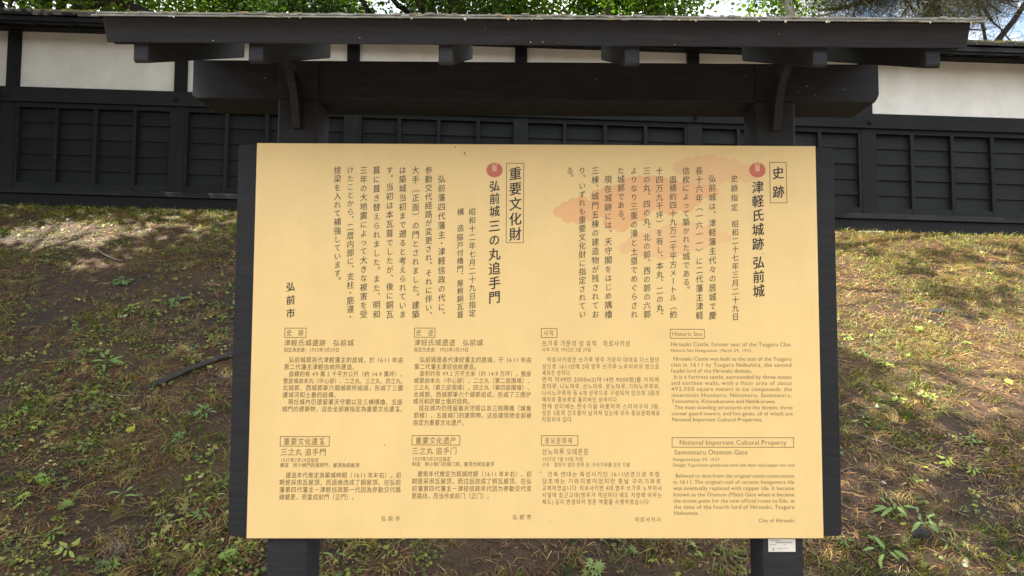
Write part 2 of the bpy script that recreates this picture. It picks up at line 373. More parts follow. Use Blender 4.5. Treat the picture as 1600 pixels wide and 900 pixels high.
# roof covering: two thin sheets with a rolled drip edge
o = [(-.41, roofz(-.41)), (.23, roofz(.23)), (.23, roofz(.23)+.004), (-.41, roofz(-.41)+.004)]
rs = MB().prism(o, 'x', -.958, .968).obj('roof_sheet', M['sheet'], sign, .001)
o = [(-.405, roofz(-.405)+.0052), (.225, roofz(.225)+.0052), (.225, roofz(.225)+.0095), (-.405, roofz(-.405)+.0095)]
MB().prism(o, 'x', -.950, .962).obj('roof_sheet', M['sheet'], sign, .001)
# standing seams on the roof covering
for k in range(9):
    x = -.86+k*.215
    o = [(-.400, roofz(-.40)+.0095), (.222, roofz(.222)+.0095), (.222, roofz(.222)+.013), (-.400, roofz(-.40)+.0115)]
    MB().prism(o, 'x', x-.006, x+.006).obj('roof_seam', M['sheet'], sign)
# lichen, grit and small drops along the drip edge
V = []; F = []; C = []
for k in range(170):
    x = random.uniform(-.95, .96); z = roofz(-.41)+random.choice([-.0005, .0045, .0095])+random.uniform(-.0008, .001)
    c = random.choice([(.42, .36, .22), (.30, .28, .24), (.45, .30, .10), (.16, .17, .06), (.55, .53, .48), (.22, .20, .17)])
    L = random.uniform(.004, .03); h = random.uniform(.0006, .0016); y0 = -.4108
    n = len(V)
    for q in ((x, y0, z), (x+L, y0, z), (x+L*.9, y0-.001, z+h), (x+L*.1, y0-.001, z+h), (x+L*.8, y0+.004, z+h*1.3), (x+L*.2, y0+.004, z+h*1.3)): V.append(q); C.append(c)
    F += [(n, n+1, n+2, n+3), (n+3, n+2, n+4, n+5)]
tag(link('edge_lichen', np_mesh('edge_lichen', V, F, C, M['litter']), None, sign), kind='stuff')
V = []; F = []; C = []
for k in range(34):        # hanging crumbs and cobweb specks under the edge and on the timber
    x = random.uniform(-.93, .94)
    if k < 16: y0, z = -.4112, roofz(-.41)-.0015
    elif k < 24: y0, z = -.3672-random.random()*.0005, random.uniform(2.238, 2.27); y0 = -.3655-(z-2.2358)*.40-.001
    else: x *= .95; y0, z = .0135, random.uniform(2.245, 2.32)
    r = random.uniform(.0012, .0034) if k < 16 else random.uniform(.0007, .0016); n = len(V); c = random.choice([(.5, .42, .25), (.5, .5, .5), (.35, .28, .12)])
    for q in range(6): V.append((x+r*math.cos(q*math.pi/3), y0-.0006, z+r*math.sin(q*math.pi/3))); C.append(c)
    F.append((n, n+1, n+2, n+3)); F.append((n, n+3, n+4, n+5))
tag(link('cobweb_specks', np_mesh('cobweb_specks', V, F, C, M['litter']), None, sign), kind='stuff')
# curved brackets from the posts forward to the rafters
for s in (-1, 1):
    x = s*.6445
    outer = []; inner = []
    for k in range(9):
        a = k/8*math.pi/2
        outer.append((.012-.150*(1-math.cos(a)), 2.150+.165*math.sin(a)))
    pts_o = [(.012-.014, 2.150)]+[(-.002-.145*(1-math.cos(k/8*math.pi/2))-.012, 2.152+.150*math.sin(k/8*math.pi/2)) for k in range(1, 9)]
    pts_i = [(.011, 2.150), (.011, 2.22)]+[(.008-.135*(1-math.cos(k/8*math.pi/2)), 2.225+.090*math.sin(k/8*math.pi/2)) for k in range(2, 9)]
    MB().prism(pts_o+pts_i[::-1], 'x', x-.0105, x+.0105).obj('bracket', M['sign_wood'], sign, .002)
# backing board and printed panel
def rounded(x0, x1, z0, z1, r, k=4):
    L = []
    for cx, cz, a0 in ((x1-r, z1-r, 0), (x0+r, z1-r, 1), (x0+r, z0+r, 2), (x1-r, z0+r, 3)):
        for j in range(k+1):
            a = (a0+j/k)*math.pi/2; L.append((cx+r*math.cos(a), cz+r*math.sin(a)))
    return L
MB().prism(rounded(-.800, .800, PZ-.5145, PZ+.5165, .010), 'y', .0035, .0118).obj('backing_board', M['sign_wood'], sign, .001)
MB().box(-.72, .72, .013, .045, PZ-.50, PZ-.44).obj('back_rail', M['sign_wood'], sign, .003)
MB().box(-.59, .59, .013, .045, PZ+.43, PZ+.50).obj('back_rail', M['sign_wood'], sign, .003)
panel = MB().box(-W2, W2, .0, .0032, PZ-H2, PZ+H2).obj('panel', M['panel'], sign)
panel.data.materials.append(M['panel_edge'])
for p in panel.data.polygons:
    if abs(p.normal.y) < .5: p.material_index = 1
for (x, z) in ((-.757, PZ+.44), (.757, PZ+.44), (-.757, PZ-.41), (.757, PZ-.41)):
    m_ = MB(); m_.tube([(x, .0036, z), (x, .0012, z)], .0045, 10); m_.obj('screw', M['sign_wood'], sign)
# inventory label on the right post
lab = MB().box(.6085, .6795, .0100, .0117, 1.0335, 1.067).obj('post_label', M['sticker'], sign)
m_ = MB(); yq = .0096
def bar(x0, x1, z0, z1): m_.box(x0, x1, yq, .00998, z0, z1)
bar(.614, .640, 1.0622, 1.0630); bar(.614, .628, 1.0520, 1.0527); bar(.632, .660, 1.0423, 1.0430); bar(.648, .656, 1.0520, 1.0525)
for k in range(11):
    x = .6275+k*.0041
    bar(x, x+.0028, 1.0560, 1.0566); bar(x+.0004, x+.0012, 1.0566, 1.0590); bar(x+(.0016 if k % 3 else .001), x+.0026, 1.0566+.001*(k % 2), 1.0594)
bar(.619, .624, 1.0368, 1.0374); bar(.6195, .6205, 1.0374, 1.043); bar(.6225, .6235, 1.038, 1.044)
m_.obj('label_print', M['stkink'], lab)['kind'] = 'stuff'

# ---- lettering -----------------------------------------------------------------
# the panel's own 2-D layout: (u, v) read off a straight-on print sheet whose corners are these
QUAD = [(402, 224), (1276, 228), (1286, 840), (386, 842)]
DST = [(-W2, PZ+H2), (W2, PZ+H2), (W2, PZ-H2), (-W2, PZ-H2)]
A = []; B = []
for (u, v), (X_, Z_) in zip(QUAD, DST):
    A.append([u, v, 1, 0, 0, 0, -X_*u, -X_*v]); B.append(X_); A.append([0, 0, 0, u, v, 1, -Z_*u, -Z_*v]); B.append(Z_)
HM = np.append(np.linalg.solve(np.array(A, float), np.array(B, float)), 1).reshape(3, 3)
def UV(u, v):
    q = HM @ np.array([u, v, 1.0]); return q[0]/q[2], q[1]/q[2]
PXM = 1.5/887.0                                            # metres per layout unit
glyphs = {}
def font_meshes(jobs):
    "jobs: list of (key, text, offset) -> {key: (V, F)}; one depsgraph update for all of them"
    obs = []
    for key, tx_, off in jobs:
        c = bpy.data.curves.new('t', 'FONT'); c.body = tx_; c.resolution_u = 3; c.offset = off
        o = bpy.data.objects.new('t', c); COL.objects.link(o); obs.append((key, o, c))
    dg = bpy.context.evaluated_depsgraph_get(); dg.update(); R = {}
    for key, o, c in obs:
        me = bpy.data.meshes.new_from_object(o.evaluated_get(dg))
        R[key] = ([(v.co.x, v.co.y) for v in me.vertices], [tuple(p.vertices) for p in me.polygons]); bpy.data.meshes.remove(me)
    for key, o, c in obs: bpy.data.objects.remove(o); bpy.data.curves.remove(c)
    return R
def add_serifs(ch, V, F):
    "small flat serifs on the stem ends of an upright letter"
    cnt = {}
    for f in F:
        for a, b_ in zip(f, f[1:]+f[:1]): k = (min(a, b_), max(a, b_)); cnt[k] = cnt.get(k, 0)+1
    ys_ = [p[1] for p in V]; top = max(ys_); bot = min(ys_); V = list(V); F = list(F); segs = []
    # merge boundary edges by position, not index
    pc = {}
    for (a, b_), n in cnt.items():
        if n == 1:
            A_, B_ = V[a], V[b_]
            k = tuple(sorted((tuple(round(q, 4) for q in A_), tuple(round(q, 4) for q in B_)))); pc[k] = pc.get(k, 0)+1
    for (A_, B_), n in pc.items():
        if n != 1 or abs(A_[1]-B_[1]) > .004: continue
        w = abs(A_[0]-B_[0]); yy = A_[1]
        if not .055 < w < .16: continue
        x0, x1 = min(A_[0], B_[0]), max(A_[0], B_[0])
        if abs(yy) < .02 or (ch in 'pqgy' and abs(yy-bot) < .02): 
            if ch in 'ae' : continue
            segs.append((x0-.035, x1+.035, yy, yy+.03))
        elif ch.isupper() and abs(yy-top) < .02: segs.append((x0-.035, x1+.035, yy-.03, yy))
        elif ch in 'ilkhbdnr' and yy > .4 and not (ch == 'i' and yy > .6): segs.append((x0-.04, x1, yy-.03, yy))
    for (a, b_, c, d) in segs:
        n = len(V); V += [(a, c), (b_, c), (b_, d), (a, d)]; F.append((n, n+1, n+2, n+3))
    return V, F
def prep(chars, heads):
    jobs = []
    for ch in chars:
        if ch in ' 　': continue
        o = ord(ch); lat = o < 0x250
        jobs.append((ch, ch, -.007 if lat else -.002))
    for ch in heads:
        if ch not in ' 　': jobs.append(('H'+ch, ch, -.001))
    for key, (V, F) in font_meshes(jobs).items():
        ch = key[-1]; lat = ord(ch) < 0x250
        if not V: glyphs[key] = ([], [], .3); continue
        w = 1.0
        if lat:
            if ch.isalpha() or ch == '1': V, F = add_serifs(ch, V, F)
            w = max(p[0] for p in V)+(.05 if ch.isalnum() else .07)
            if ch.isdigit():
                d_ = max(0, .60-w)/2; V = [(p[0]+d_, p[1]) for p in V]; w = max(w, .60)
        glyphs[key] = (V, F, w)
def adv(ch):
    if ch == ' ': return .28
    if ch == '　': return 1.0
    return glyphs[ch][2]
def put(mb, ch, cx, cz, em, mode='c', sh=.07, sx=.93, hd=False):
    "draw glyph; mode 'c' centred in an em cell, 'l' left-baseline, 'v' vertical writing"
    if ch in ' 　': return
    V, F, w = glyphs['H'+ch if hd else ch]
    P = np.array(V)
    if len(P) == 0: return
    if mode == 'v' and ch in '（）ー':
        P = np.stack([P[:, 1]-.38+.5, .38-(P[:, 0]-.5)], 1)
    if mode == 'v' and ch in '、。': P = P+np.array([.60, .55])
    if mode in 'cv':
        cj = ord(ch) > 0x2E80
        P = P-np.array([.5, .38]); P[:, 0] *= sx
        if sh: P[:, 1] += P[:, 0]*sh
    P = P*em+np.array([cx, cz])
    mb.poly([(p[0], -.00035, p[1]) for p in P], F)
    if mode == 'v' and not hd: mb.poly([(p[0]+.012*em, -.00040, p[1]+.008*em) for p in P], F)
    if hd:
        for k_, (a, b_) in enumerate(((-.016, .005), (.016, -.005), (0, .016))): mb.poly([(p[0]+a*em, -.00040-.00005*k_, p[1]+b_*em) for p in P], F)
def outline_box(mb, u0, u1, v0, v1, t=1.0):
    x0, z1 = UV(u0, v0); x1, z0 = UV(u1, v1); t *= PXM
    for a, b_, c, d in ((x0, x1, z1-t, z1), (x0, x1, z0, z0+t), (x0, x0+t, z0+t, z1-t), (x1-t, x1, z0+t, z1-t)):
        mb.poly([(a, -.0003, c), (b_, -.0003, c), (b_, -.0003, d), (a, -.0003, d)], [(0, 1, 2, 3)])
def flat_obj(name, mb, mat, label=None):
    me = bpy.data.meshes.new(name); me.from_pydata(mb.v, [], mb.f); me.update()
    me.materials.append(mat)
    o = link(name, me, None, panel)
    if label: o['label'] = label
    return o
# vertical columns: (text, u, v_first, v_last, em) ; v are the centres of first and last character
VC = [
 [('史', 1217.5, 270, 270, 21), ('跡', 1218, 299.5, 299.5, 21)],
 [('津軽氏城跡', 1185.7, 292, 381, 21), ('弘前城', 1186.5, 410, 454.6, 21)],
 [('史跡指定', 1149, 279, 324, 12.4), ('昭和二十七年三月二十九日', 1150, 350, 495, 12.4)],
 [('弘前城は、津軽藩主代々の居城で慶', 1114.4, 279, 493, 13.2)],
 [('長十六年（一六一一）に二代藩主津軽', 1093.9, 266.7, 493, 13.2)],
 [('信枚によって築かれた城である。', 1073.4, 266.7, 453, 13.2)],
 [('面積約四十九万二千平方メートル（約', 1053, 280.7, 491.5, 13)],
 [('十四万九千坪）を有し、本丸、二の丸、', 1032, 266.7, 494, 13)],
 [('三の丸、四の丸、北の郭、西の郭の六郭', 1012, 266.7, 491.5, 13)],
 [('よりなり三重の濠と土塁でめぐらされ', 992, 266.7, 491.5, 13.2)],
 [('た城郭である。', 971.7, 266.7, 346, 13.2)],
 [('現在城跡には、天守閣をはじめ隅櫓', 951.7, 280.7, 491.5, 13.2)],
 [('三棟、城門五棟の建造物が残されてお', 931.4, 266.7, 491.5, 13.2)],
 [('り、いずれも重要文化財に指定されてい', 911, 266.7, 491.5, 13)],
 [('る。', 892, 266.7, 278, 13.2)],
 [('重要文化財', 806.5, 271.5, 366, 22)],
 [('弘前城', 774, 291, 330.5, 18.5), ('三の丸追手門', 773.7, 353.4, 465, 21)],
 [('昭和十二年七月二十九日指定', 739, 331.5, 490, 12.2)],
 [('構', 720.8, 331.5, 331.5, 12), ('造', 720.6, 357, 357, 12), ('脇戸付櫓門、屋根銅瓦葺', 720, 371, 492.5, 11.6)],
 [('弘前藩四代藩主・津軽信政の代に、', 691, 280, 493.5, 13.2)],
 [('参勤交代経路が変更され、それに伴い、', 670.7, 266.4, 493.6, 13)],
 [('大手（正面）の門とされました。建築', 650.4, 266.4, 492, 13.2)],
 [('は築城当初まで遡ると考えられていま', 630, 266.4, 492, 13.2)],
 [('す。当初は本瓦葺でしたが、後に銅瓦', 609.8, 266.4, 492, 13.2)],
 [('葺に葺き替えられました。また、明和', 589.3, 266.4, 492, 13.2)],
 [('三年の大地震によって大きな被害を受', 569, 266.4, 492, 13.2)],
 [('けたことから、二層内部に、支柱・筋違・', 548.3, 266.4, 496, 12.8)],
 [('捨梁を入れて補強しています。', 528, 266.4, 440, 13.2)],
 [('弘前市', 454.8, 449, 490.5, 15.5)],
]
# horizontal lines: (text, u0, u1, v_centre, em)
HL = {
'traditional': [
 [('史　跡', 448, 475.5, 521, 10.5)], [('津輕氏城遺跡　弘前城', 444, 554, 536.7, 11)], [('指定為史跡：1952年3月29日', 444, 531, 547.7, 7.8)],
 [('弘前城是各代津輕藩主的居城，於 1611 年由', 451.7, 631, 563.3, 9.6), ('第二代藩主津輕信枚所建造。', 444, 560, 574.3, 9.6),
  ('面積約有 49 萬 2 千平方公尺（約 14.9 萬坪），', 451.7, 634, 585.4, 9.4), ('整座城由本丸（中心部）、二之丸、三之丸、四之丸、', 443, 635, 596.2, 9.2),
  ('北城郭、西城郭等六個城郭所組成，形成了三圍', 442, 631, 607, 9.6), ('護城河和土壘的結構。', 442, 531, 618, 9.6),
  ('現在城內仍遺留著天守閣以及三棟隅櫓、五座', 450.4, 630, 629, 9.6), ('城門的建築物，這些全部被指定為重要文化遺產。', 441, 635, 640, 9.4)],
 [('重要文化遺產', 443.5, 509, 690.8, 11.5)], [('三之丸 追手門', 438.6, 511, 707.3, 12)],
 [('1937年7月29日指定', 438.4, 499, 720, 7.6)], [('構造　附小側門的城郭門，屋頂為銅屋頂', 438, 562.5, 727.8, 7.4)],
 [('建造年代推定為築城時期（1611 年左右）。初', 447, 627.7, 743.3, 9.6), ('期是採用瓦屋頂，而過後改成了銅屋頂。在弘前', 436.8, 627.4, 754.5, 9.6),
  ('藩第四代藩主－津輕信政那一代因為參勤交代路', 436.8, 627.4, 765.9, 9.6), ('線變更，而當成前門（正門）。', 436.8, 559, 777.4, 9.6)],
 [('弘 前 市', 596, 626, 810.8, 8.6)]],
'simplified': [
 [('史　迹', 650.5, 678.5, 520.6, 10.5)], [('津轻氏城遗迹　弘前城', 647.5, 756, 536, 11)], [('指定为史迹：1952年3月29日', 647.4, 733.5, 547, 7.8)],
 [('弘前城是各代津轻藩主的居城，于 1611 年由', 656.3, 831.5, 562.8, 9.6), ('第二代藩主津轻信枚建造。', 647.8, 750, 573.8, 9.6),
  ('面积约有 49.2 万平方米（约 14.9 万坪），整座', 656.3, 831, 584.5, 9.2), ('城堡由本丸（中心部）、二之丸（第二层围墙）、', 647, 833, 595.3, 9.2),
  ('三之丸（第三层围墙）、四之丸（第四层围墙）、', 646.7, 833, 606, 9.2), ('北城郭、西城郭等六个城郭组成，形成了三围护', 646.5, 831, 617, 9.6),
  ('城河和防御土墙的结构。', 646, 740, 627.7, 9.6), ('现在城内仍残留着天守阁以及三栋隅橹（城角', 654.6, 831, 638.4, 9.6),
  ('箭楼）、五座城门的建筑物，这些建筑物全部被', 647, 831.5, 649.6, 9.4), ('指定为重要文化遗产。', 645.7, 731, 661, 9.6)],
 [('重要文化遗产', 649.5, 714, 689, 11.5)], [('三之丸 追手门', 643.8, 715, 705.2, 12)],
 [('1937年7月29日指定', 644.6, 705, 717.7, 7.6)], [('构造　附小侧门的城门洞，屋顶为铜瓦屋顶', 644, 773, 725.7, 7.4)],
 [('建筑年代推定为筑城时期（1611 年左右）。初', 652.8, 831.5, 741, 9.6), ('期是采用瓦屋顶，而过后改成了铜瓦屋顶。在弘', 643.9, 831.5, 752.3, 9.6),
  ('前藩第四代藩主－津轻信政年代因为参勤交代变', 643.8, 831.5, 763.8, 9.6), ('更路线，而当作成前门（正门）。', 643.5, 770, 775.3, 9.6)],
 [('弘 前 市', 801, 831, 808, 8.6)]],
'korean': [
 [('사적', 850, 867, 521, 10.5)], [('쓰가루 가문의 성 유적　히로사키성', 847.5, 986.5, 537, 10.5)], [('사적 지정 1952년 3월 29일', 847.5, 925, 546.8, 7.6)],
 [('히로사키성은 쓰가루 영주 가문이 대대로 다스렸던', 855, 1031.5, 562.4, 9.0), ('성으로 1611년에 2대 영주 쓰가루 노부히라의 명으로', 847.5, 1031.5, 573, 9.0),
  ('세워진 성이다.', 847.5, 893.5, 582.9, 9.0), ('면적 약49만 2000m2(약14만 9000평)를 가지며', 847.3, 1031.5, 593.4, 9.0),
  ('혼마루, 니노마루, 산노마루, 욘노마루, 기타노쿠루와,', 847.3, 1032, 603.9, 9.0), ('니시노쿠루와 등 6개 성곽으로 구성되어 있으며 3중의', 847.3, 1032, 614.3, 9.0),
  ('해자와 흙보루로 둘러싸인 성곽이다.', 847.3, 967, 624.6, 9.0), ('현재 성터에는 천수각을 비롯하여 스미야구라 3동,', 847.2, 1032, 635.2, 9.0),
  ('성문 5동의 건조물이 남겨져 있는데 모두 중요문화재로', 847.2, 1032.5, 645.5, 9.0), ('지정되어 있다.', 847.2, 896, 655.8, 9.0)],
 [('중요문화재', 851.5, 896, 688.7, 10.5)], [('산노마루 오테몬문', 847.3, 921, 706, 11)],
 [('1937년 7월 29일 지정', 847.4, 912, 717.7, 7.4)], [('구조　협문이 딸린 망루 문, 구리기와를 얹은 지붕', 847.4, 985.5, 726.2, 7.4)],
 [('건축 연대는 축성시기인 1611년경으로 추정.', 855.5, 1034, 741, 9.0), ('당초에는 기와지붕이었지만 훗날 구리기와로', 847.3, 1033.8, 751.8, 9.0),
  ('교체하였습니다. 히로사키번 4대 영주 쓰가루 노부마사', 847.3, 1035.3, 762.6, 9.0), ('시절에 참근교대(영주가 격년마다 에도 지방에 머무는', 847.2, 1035.3, 773.4, 9.0),
  ('제도) 길이 변경되어 정문 역할을 수행하였습니다.', 847.2, 1016.5, 784, 9.0)],
 [('히로사키시', 991.5, 1033.5, 811.5, 8.4)]],
'english': [
 [('Historic Site', 1051, 1098.3, 522.2, 11)], [('Hirosaki Castle, former seat of the Tsugaru Clan', 1048.5, 1236.2, 538.4, 10.6)],
 [('Historic Site Designation : March 29, 1952', 1048.5, 1175.3, 547.9, 7.8)],
 [('Hirosaki Castle was built as the seat of the Tsugaru', 1052.4, 1237.4, 561.0, 9.0), ('clan in 1611 by Tsugaru Nobuhira, the second', 1049, 1237.4, 570.4, 9.0),
  ('feudal lord of the Hirosaki domain.', 1049, 1176, 579.8, 9.0), ('It is a fortress castle, surrounded by three moats', 1053.5, 1238, 589.2, 9.0),
  ('and earthen walls, with a floor area of about', 1049.2, 1238, 598.8, 9.0), ('492,000 square meters in six compounds: the', 1049.3, 1238, 608.2, 9.0),
  ('innermost Honmaru, Ninomaru, Sannomaru,', 1049.6, 1238, 617.7, 9.0), ('Yonnomaru, Kitanokuruwa and Nishikuruwa.', 1049.6, 1212.5, 627.2, 9.0),
  ('The main standing structures are the donjon, three', 1054, 1238.8, 636.8, 9.0), ('corner guard towers, and five gates, all of which are', 1049.8, 1239, 646.3, 9.0),
  ('National Important Cultural Properties.', 1050, 1192.2, 655.7, 9.0)],
 [('National Important Cultural Property', 1061.7, 1229.4, 691.5, 11)], [('Sannomaru Otemon Gate', 1053.7, 1168.4, 706.8, 11)],
 [('Designated July 29, 1937', 1051.6, 1124.7, 718, 7.6)], [('Design: Yaguramon gatehouse with side door and copper tile roof', 1051.6, 1242, 726.6, 7.6)],
 [('Believed to date from the original castle construction', 1055.6, 1241, 743.4, 9.0), ('in 1611. The original roof of ceramic hongawara tile', 1052, 1241, 753, 9.0),
  ('was eventually replaced with copper tile. It became', 1052, 1241, 762.7, 9.0), ('known as the Otemon (Main) Gate when it became', 1052.3, 1241.2, 772.5, 9.0),
  ('the access point for the new official route to Edo, in', 1052.4, 1241.2, 782.2, 9.0), ('the time of the fourth lord of Hirosaki, Tsugaru', 1052.6, 1241.3, 791.9, 9.0),
  ('Nobumasa.', 1052.8, 1092.5, 801.5, 9.0)],
 [('City of Hirosaki', 1185, 1241.3, 812.8, 9.6)]]}
allc = set()
for c in VC:
    for s in c: allc |= set(s[0])
for blk in HL.values():
    for g in blk:
        for s in g: allc |= set(s[0])
heads = set()
for c in VC:
    for s in c:
        if s[4] > 15: heads |= set(s[0])
prep(sorted(allc), sorted(heads))
for c in VC:
    for (s, u, v0, v1, em) in c:
        mb = MB(); n = len(s)
        # 、 and 。 take a slightly smaller pitch, as on the sheet
        wts = [0.80 if ch in '、。・' else (1.0 if ord(ch) > 0x3100 or ch in '（）' else .97) for ch in s]
        pos = [0.0]
        for i in range(1, n): pos.append(pos[-1]+(wts[i-1]+wts[i])/2)
        for i, ch in enumerate(s):
            f = pos[i]/pos[-1] if n > 1 else 0
            x, z = UV(u, v0+(v1-v0)*f)
            e = em*PXM*(.92 if 0x3040 <= ord(ch) <= 0x30FF else 1.0)
            put(mb, ch, x, z, e, 'v', .13, .92, em > 15)
        flat_obj('lettering_column', mb, M['ink'])
for lang, blk in HL.items():
    for g in blk:
        mb = MB()
        for (s, u0, u1, v, em) in g:
            (x0, z), (x1, _) = UV(u0, v), UV(u1, v)
            _, z = UV((u0+u1)/2, v)
            e = em*PXM; A_ = [adv(ch) for ch in s]; nat = sum(A_)*e; gap = (x1-x0-nat)/max(1, len(s)-1)
            latin = (lang == 'english'); k = 1.0
            if gap < 0:
                k = (x1-x0)/nat; gap = 0
                if latin: e *= k; k = 1.0
            if gap > .12*e and lang == 'english': k = 1+.4*(gap*(len(s)-1)/nat); gap = (x1-x0-nat*k)/(len(s)-1)
            x = x0
            for ch, a in zip(s, A_):
                if ch not in ' 　':
                    if ord(ch) < 0x250:
                        V, F, w = glyphs[ch]
                        if V:
                            ek = e*(1.0 if latin else 1.02)
                            mb.poly([(x+p[0]*ek*k, -.00035, z+(p[1]-(.30 if latin else .36))*ek) for p in V], F)
                    else:
                        put(mb, ch, x+a*e*k/2, z, e, 'c', 0 if lang == 'korean' else .10, .95*k)
                x += a*e*k+gap
        flat_obj('lettering_block', mb, M['ink2'])
for (u0, u1, v0, v1) in ((1203.8, 1231.6, 252.8, 317.3), (792.5, 819.6, 254.7, 380.3)):
    mb = MB(); outline_box(mb, u0, u1, v0, v1, 1.0); flat_obj('heading_frame', mb, M['ink3'])
for (u0, u1, v0, v1) in ((445.5, 479.3, 513.4, 528.8), (438.4, 515.6, 682.8, 698.6), (648.2, 681, 513, 528.2), (644.3, 719.6, 680.7, 696.5),
                         (846.4, 871.8, 513.3, 528.4), (846.3, 904, 680.6, 696.5), (1047.6, 1101.8, 514.2, 529.3), (1050, 1240.7, 683.3, 699)):
    mb = MB(); outline_box(mb, u0, u1, v0, v1, .95); flat_obj('heading_frame', mb, M['ink3'])
# red stamps with a pale keep tower
for (u, v, r) in ((1185.2, 265.5, 13.2), (774, 266, 12.8)):
    x, z = UV(u, v); r *= PXM
    m_ = MB(); m_.poly([(x+r*math.cos(k*math.pi/8+.2), -.0003, z+r*.94*math.sin(k*math.pi/8+.2)) for k in range(16)], [tuple(range(16))])
    st = flat_obj('stamp', m_, M['red'], 'round red stamp with a pale tower')
    def R_(a, b_, c, d): mt.poly([(x+a*r, -.0006, z+c*r), (x+b_*r, -.0006, z+c*r), (x+b_*r, -.0006, z+d*r), (x+a*r, -.0006, z+d*r)], [(0, 1, 2, 3)])
    mt = MB(); R_(-.28, .28, -.10, .58); R_(-.34, -.18, .60, .92); R_(-.07, .07, .60, .92); R_(.18, .34, .60, .92); R_(-.30, .30, -.16, -.11)
    R_(-.12, .12, -.92, -.86); R_(-.35, -.25, -.88, -.80); R_(.25, .35, -.88, -.80)
    me = bpy.data.meshes.new('stamp_tower'); me.from_pydata(mt.v, [], mt.f); me.materials.append(M['redpale'])
    link('stamp_tower', me, None, panel)
# pale orange cloud motif: scan-line union of overlapping lobes
def clouds(discs, mat, yoff):
    mb = MB(); v = min(d[1]-d[2] for d in discs); vmax = max(d[1]+d[2] for d in discs); st = .5
    while v < vmax:
        sp = sorted((u-math.sqrt(r*r-(v+st/2-c)**2), u+math.sqrt(r*r-(v+st/2-c)**2)) for u, c, r in discs if abs(v+st/2-c) < r)
        mg = []
        for a, b_ in sp:
            if mg and a <= mg[-1][1]+.01: mg[-1][1] = max(mg[-1][1], b_)
            else: mg.append([a, b_])
        for a, b_ in mg:
            P = [UV(a, v), UV(b_, v), UV(b_, v+st), UV(a, v+st)]
            mb.poly([(p[0], yoff, p[1]) for p in P], [(0, 3, 2, 1)])
        v += st
    return flat_obj('cloud_motif', mb, mat)
clouds([(1064, 262, 11), (1078, 257, 12), (1094, 254, 12), (1112, 253, 13), (1130, 256, 12), (1148, 260, 12), (1165, 266, 11), (1180, 272, 9), (1100, 266, 16), (1125, 270, 17), (1148, 274, 13), (1080, 268, 12), (1168, 277, 9), (1110, 284, 13), (1090, 284, 12)], M['cloud'], -.00010)
clouds([(875, 331, 9), (885, 324, 9), (897, 320, 10), (910, 317, 11), (889, 338, 11), (905, 336, 14), (923, 330, 16), (935, 308, 12), (950, 303, 12), (966, 300, 12), (984, 291, 14), (1002, 287, 13), (1020, 287, 13), (1038, 290, 13), (1055, 294, 13), (1072, 296, 13), (1090, 298, 12), (1105, 299, 11), (1117, 300, 8),
        (945, 322, 18), (968, 318, 19), (992, 312, 20), (1015, 311, 20), (1040, 312, 19), (1063, 312, 17), (1085, 308, 15), (957, 346, 13), (972, 350, 13), (985, 343, 12), (1000, 333, 13), (1050, 326, 12), (1075, 322, 11)], M['cloud2'], -.00014)
clouds([(978, 388, 9), (990, 382, 11), (1003, 376, 13), (1000, 390, 12), (1018, 388, 15), (1036, 392, 15), (1053, 388, 15), (1070, 384, 15), (1086, 378, 15), (1102, 374, 14), (1118, 371, 13), (1131, 370, 9), (1139, 372, 6), (1025, 371, 14), (1045, 366, 15), (1065, 362, 14), (1085, 360, 13), (1105, 362, 10)], M['cloud'], -.00018)
# specks on the panel's upper edge
m_ = MB()
for (u, v, r) in ((713, 230, .8), (727, 239, 1.1), (728.5, 242, .9), (602, 696, .7), (1193, 396, .7), (845, 738, .8), (860, 815, .7)):
    x, z = UV(u, v); r *= PXM; m_.poly([(x+r*math.cos(k*1.05), -.0008, z+1.4*r*math.sin(k*1.05)) for k in range(6)], [tuple(range(6))])
flat_obj('dirt_specks', m_, M['ink2'])['kind'] = 'stuff'

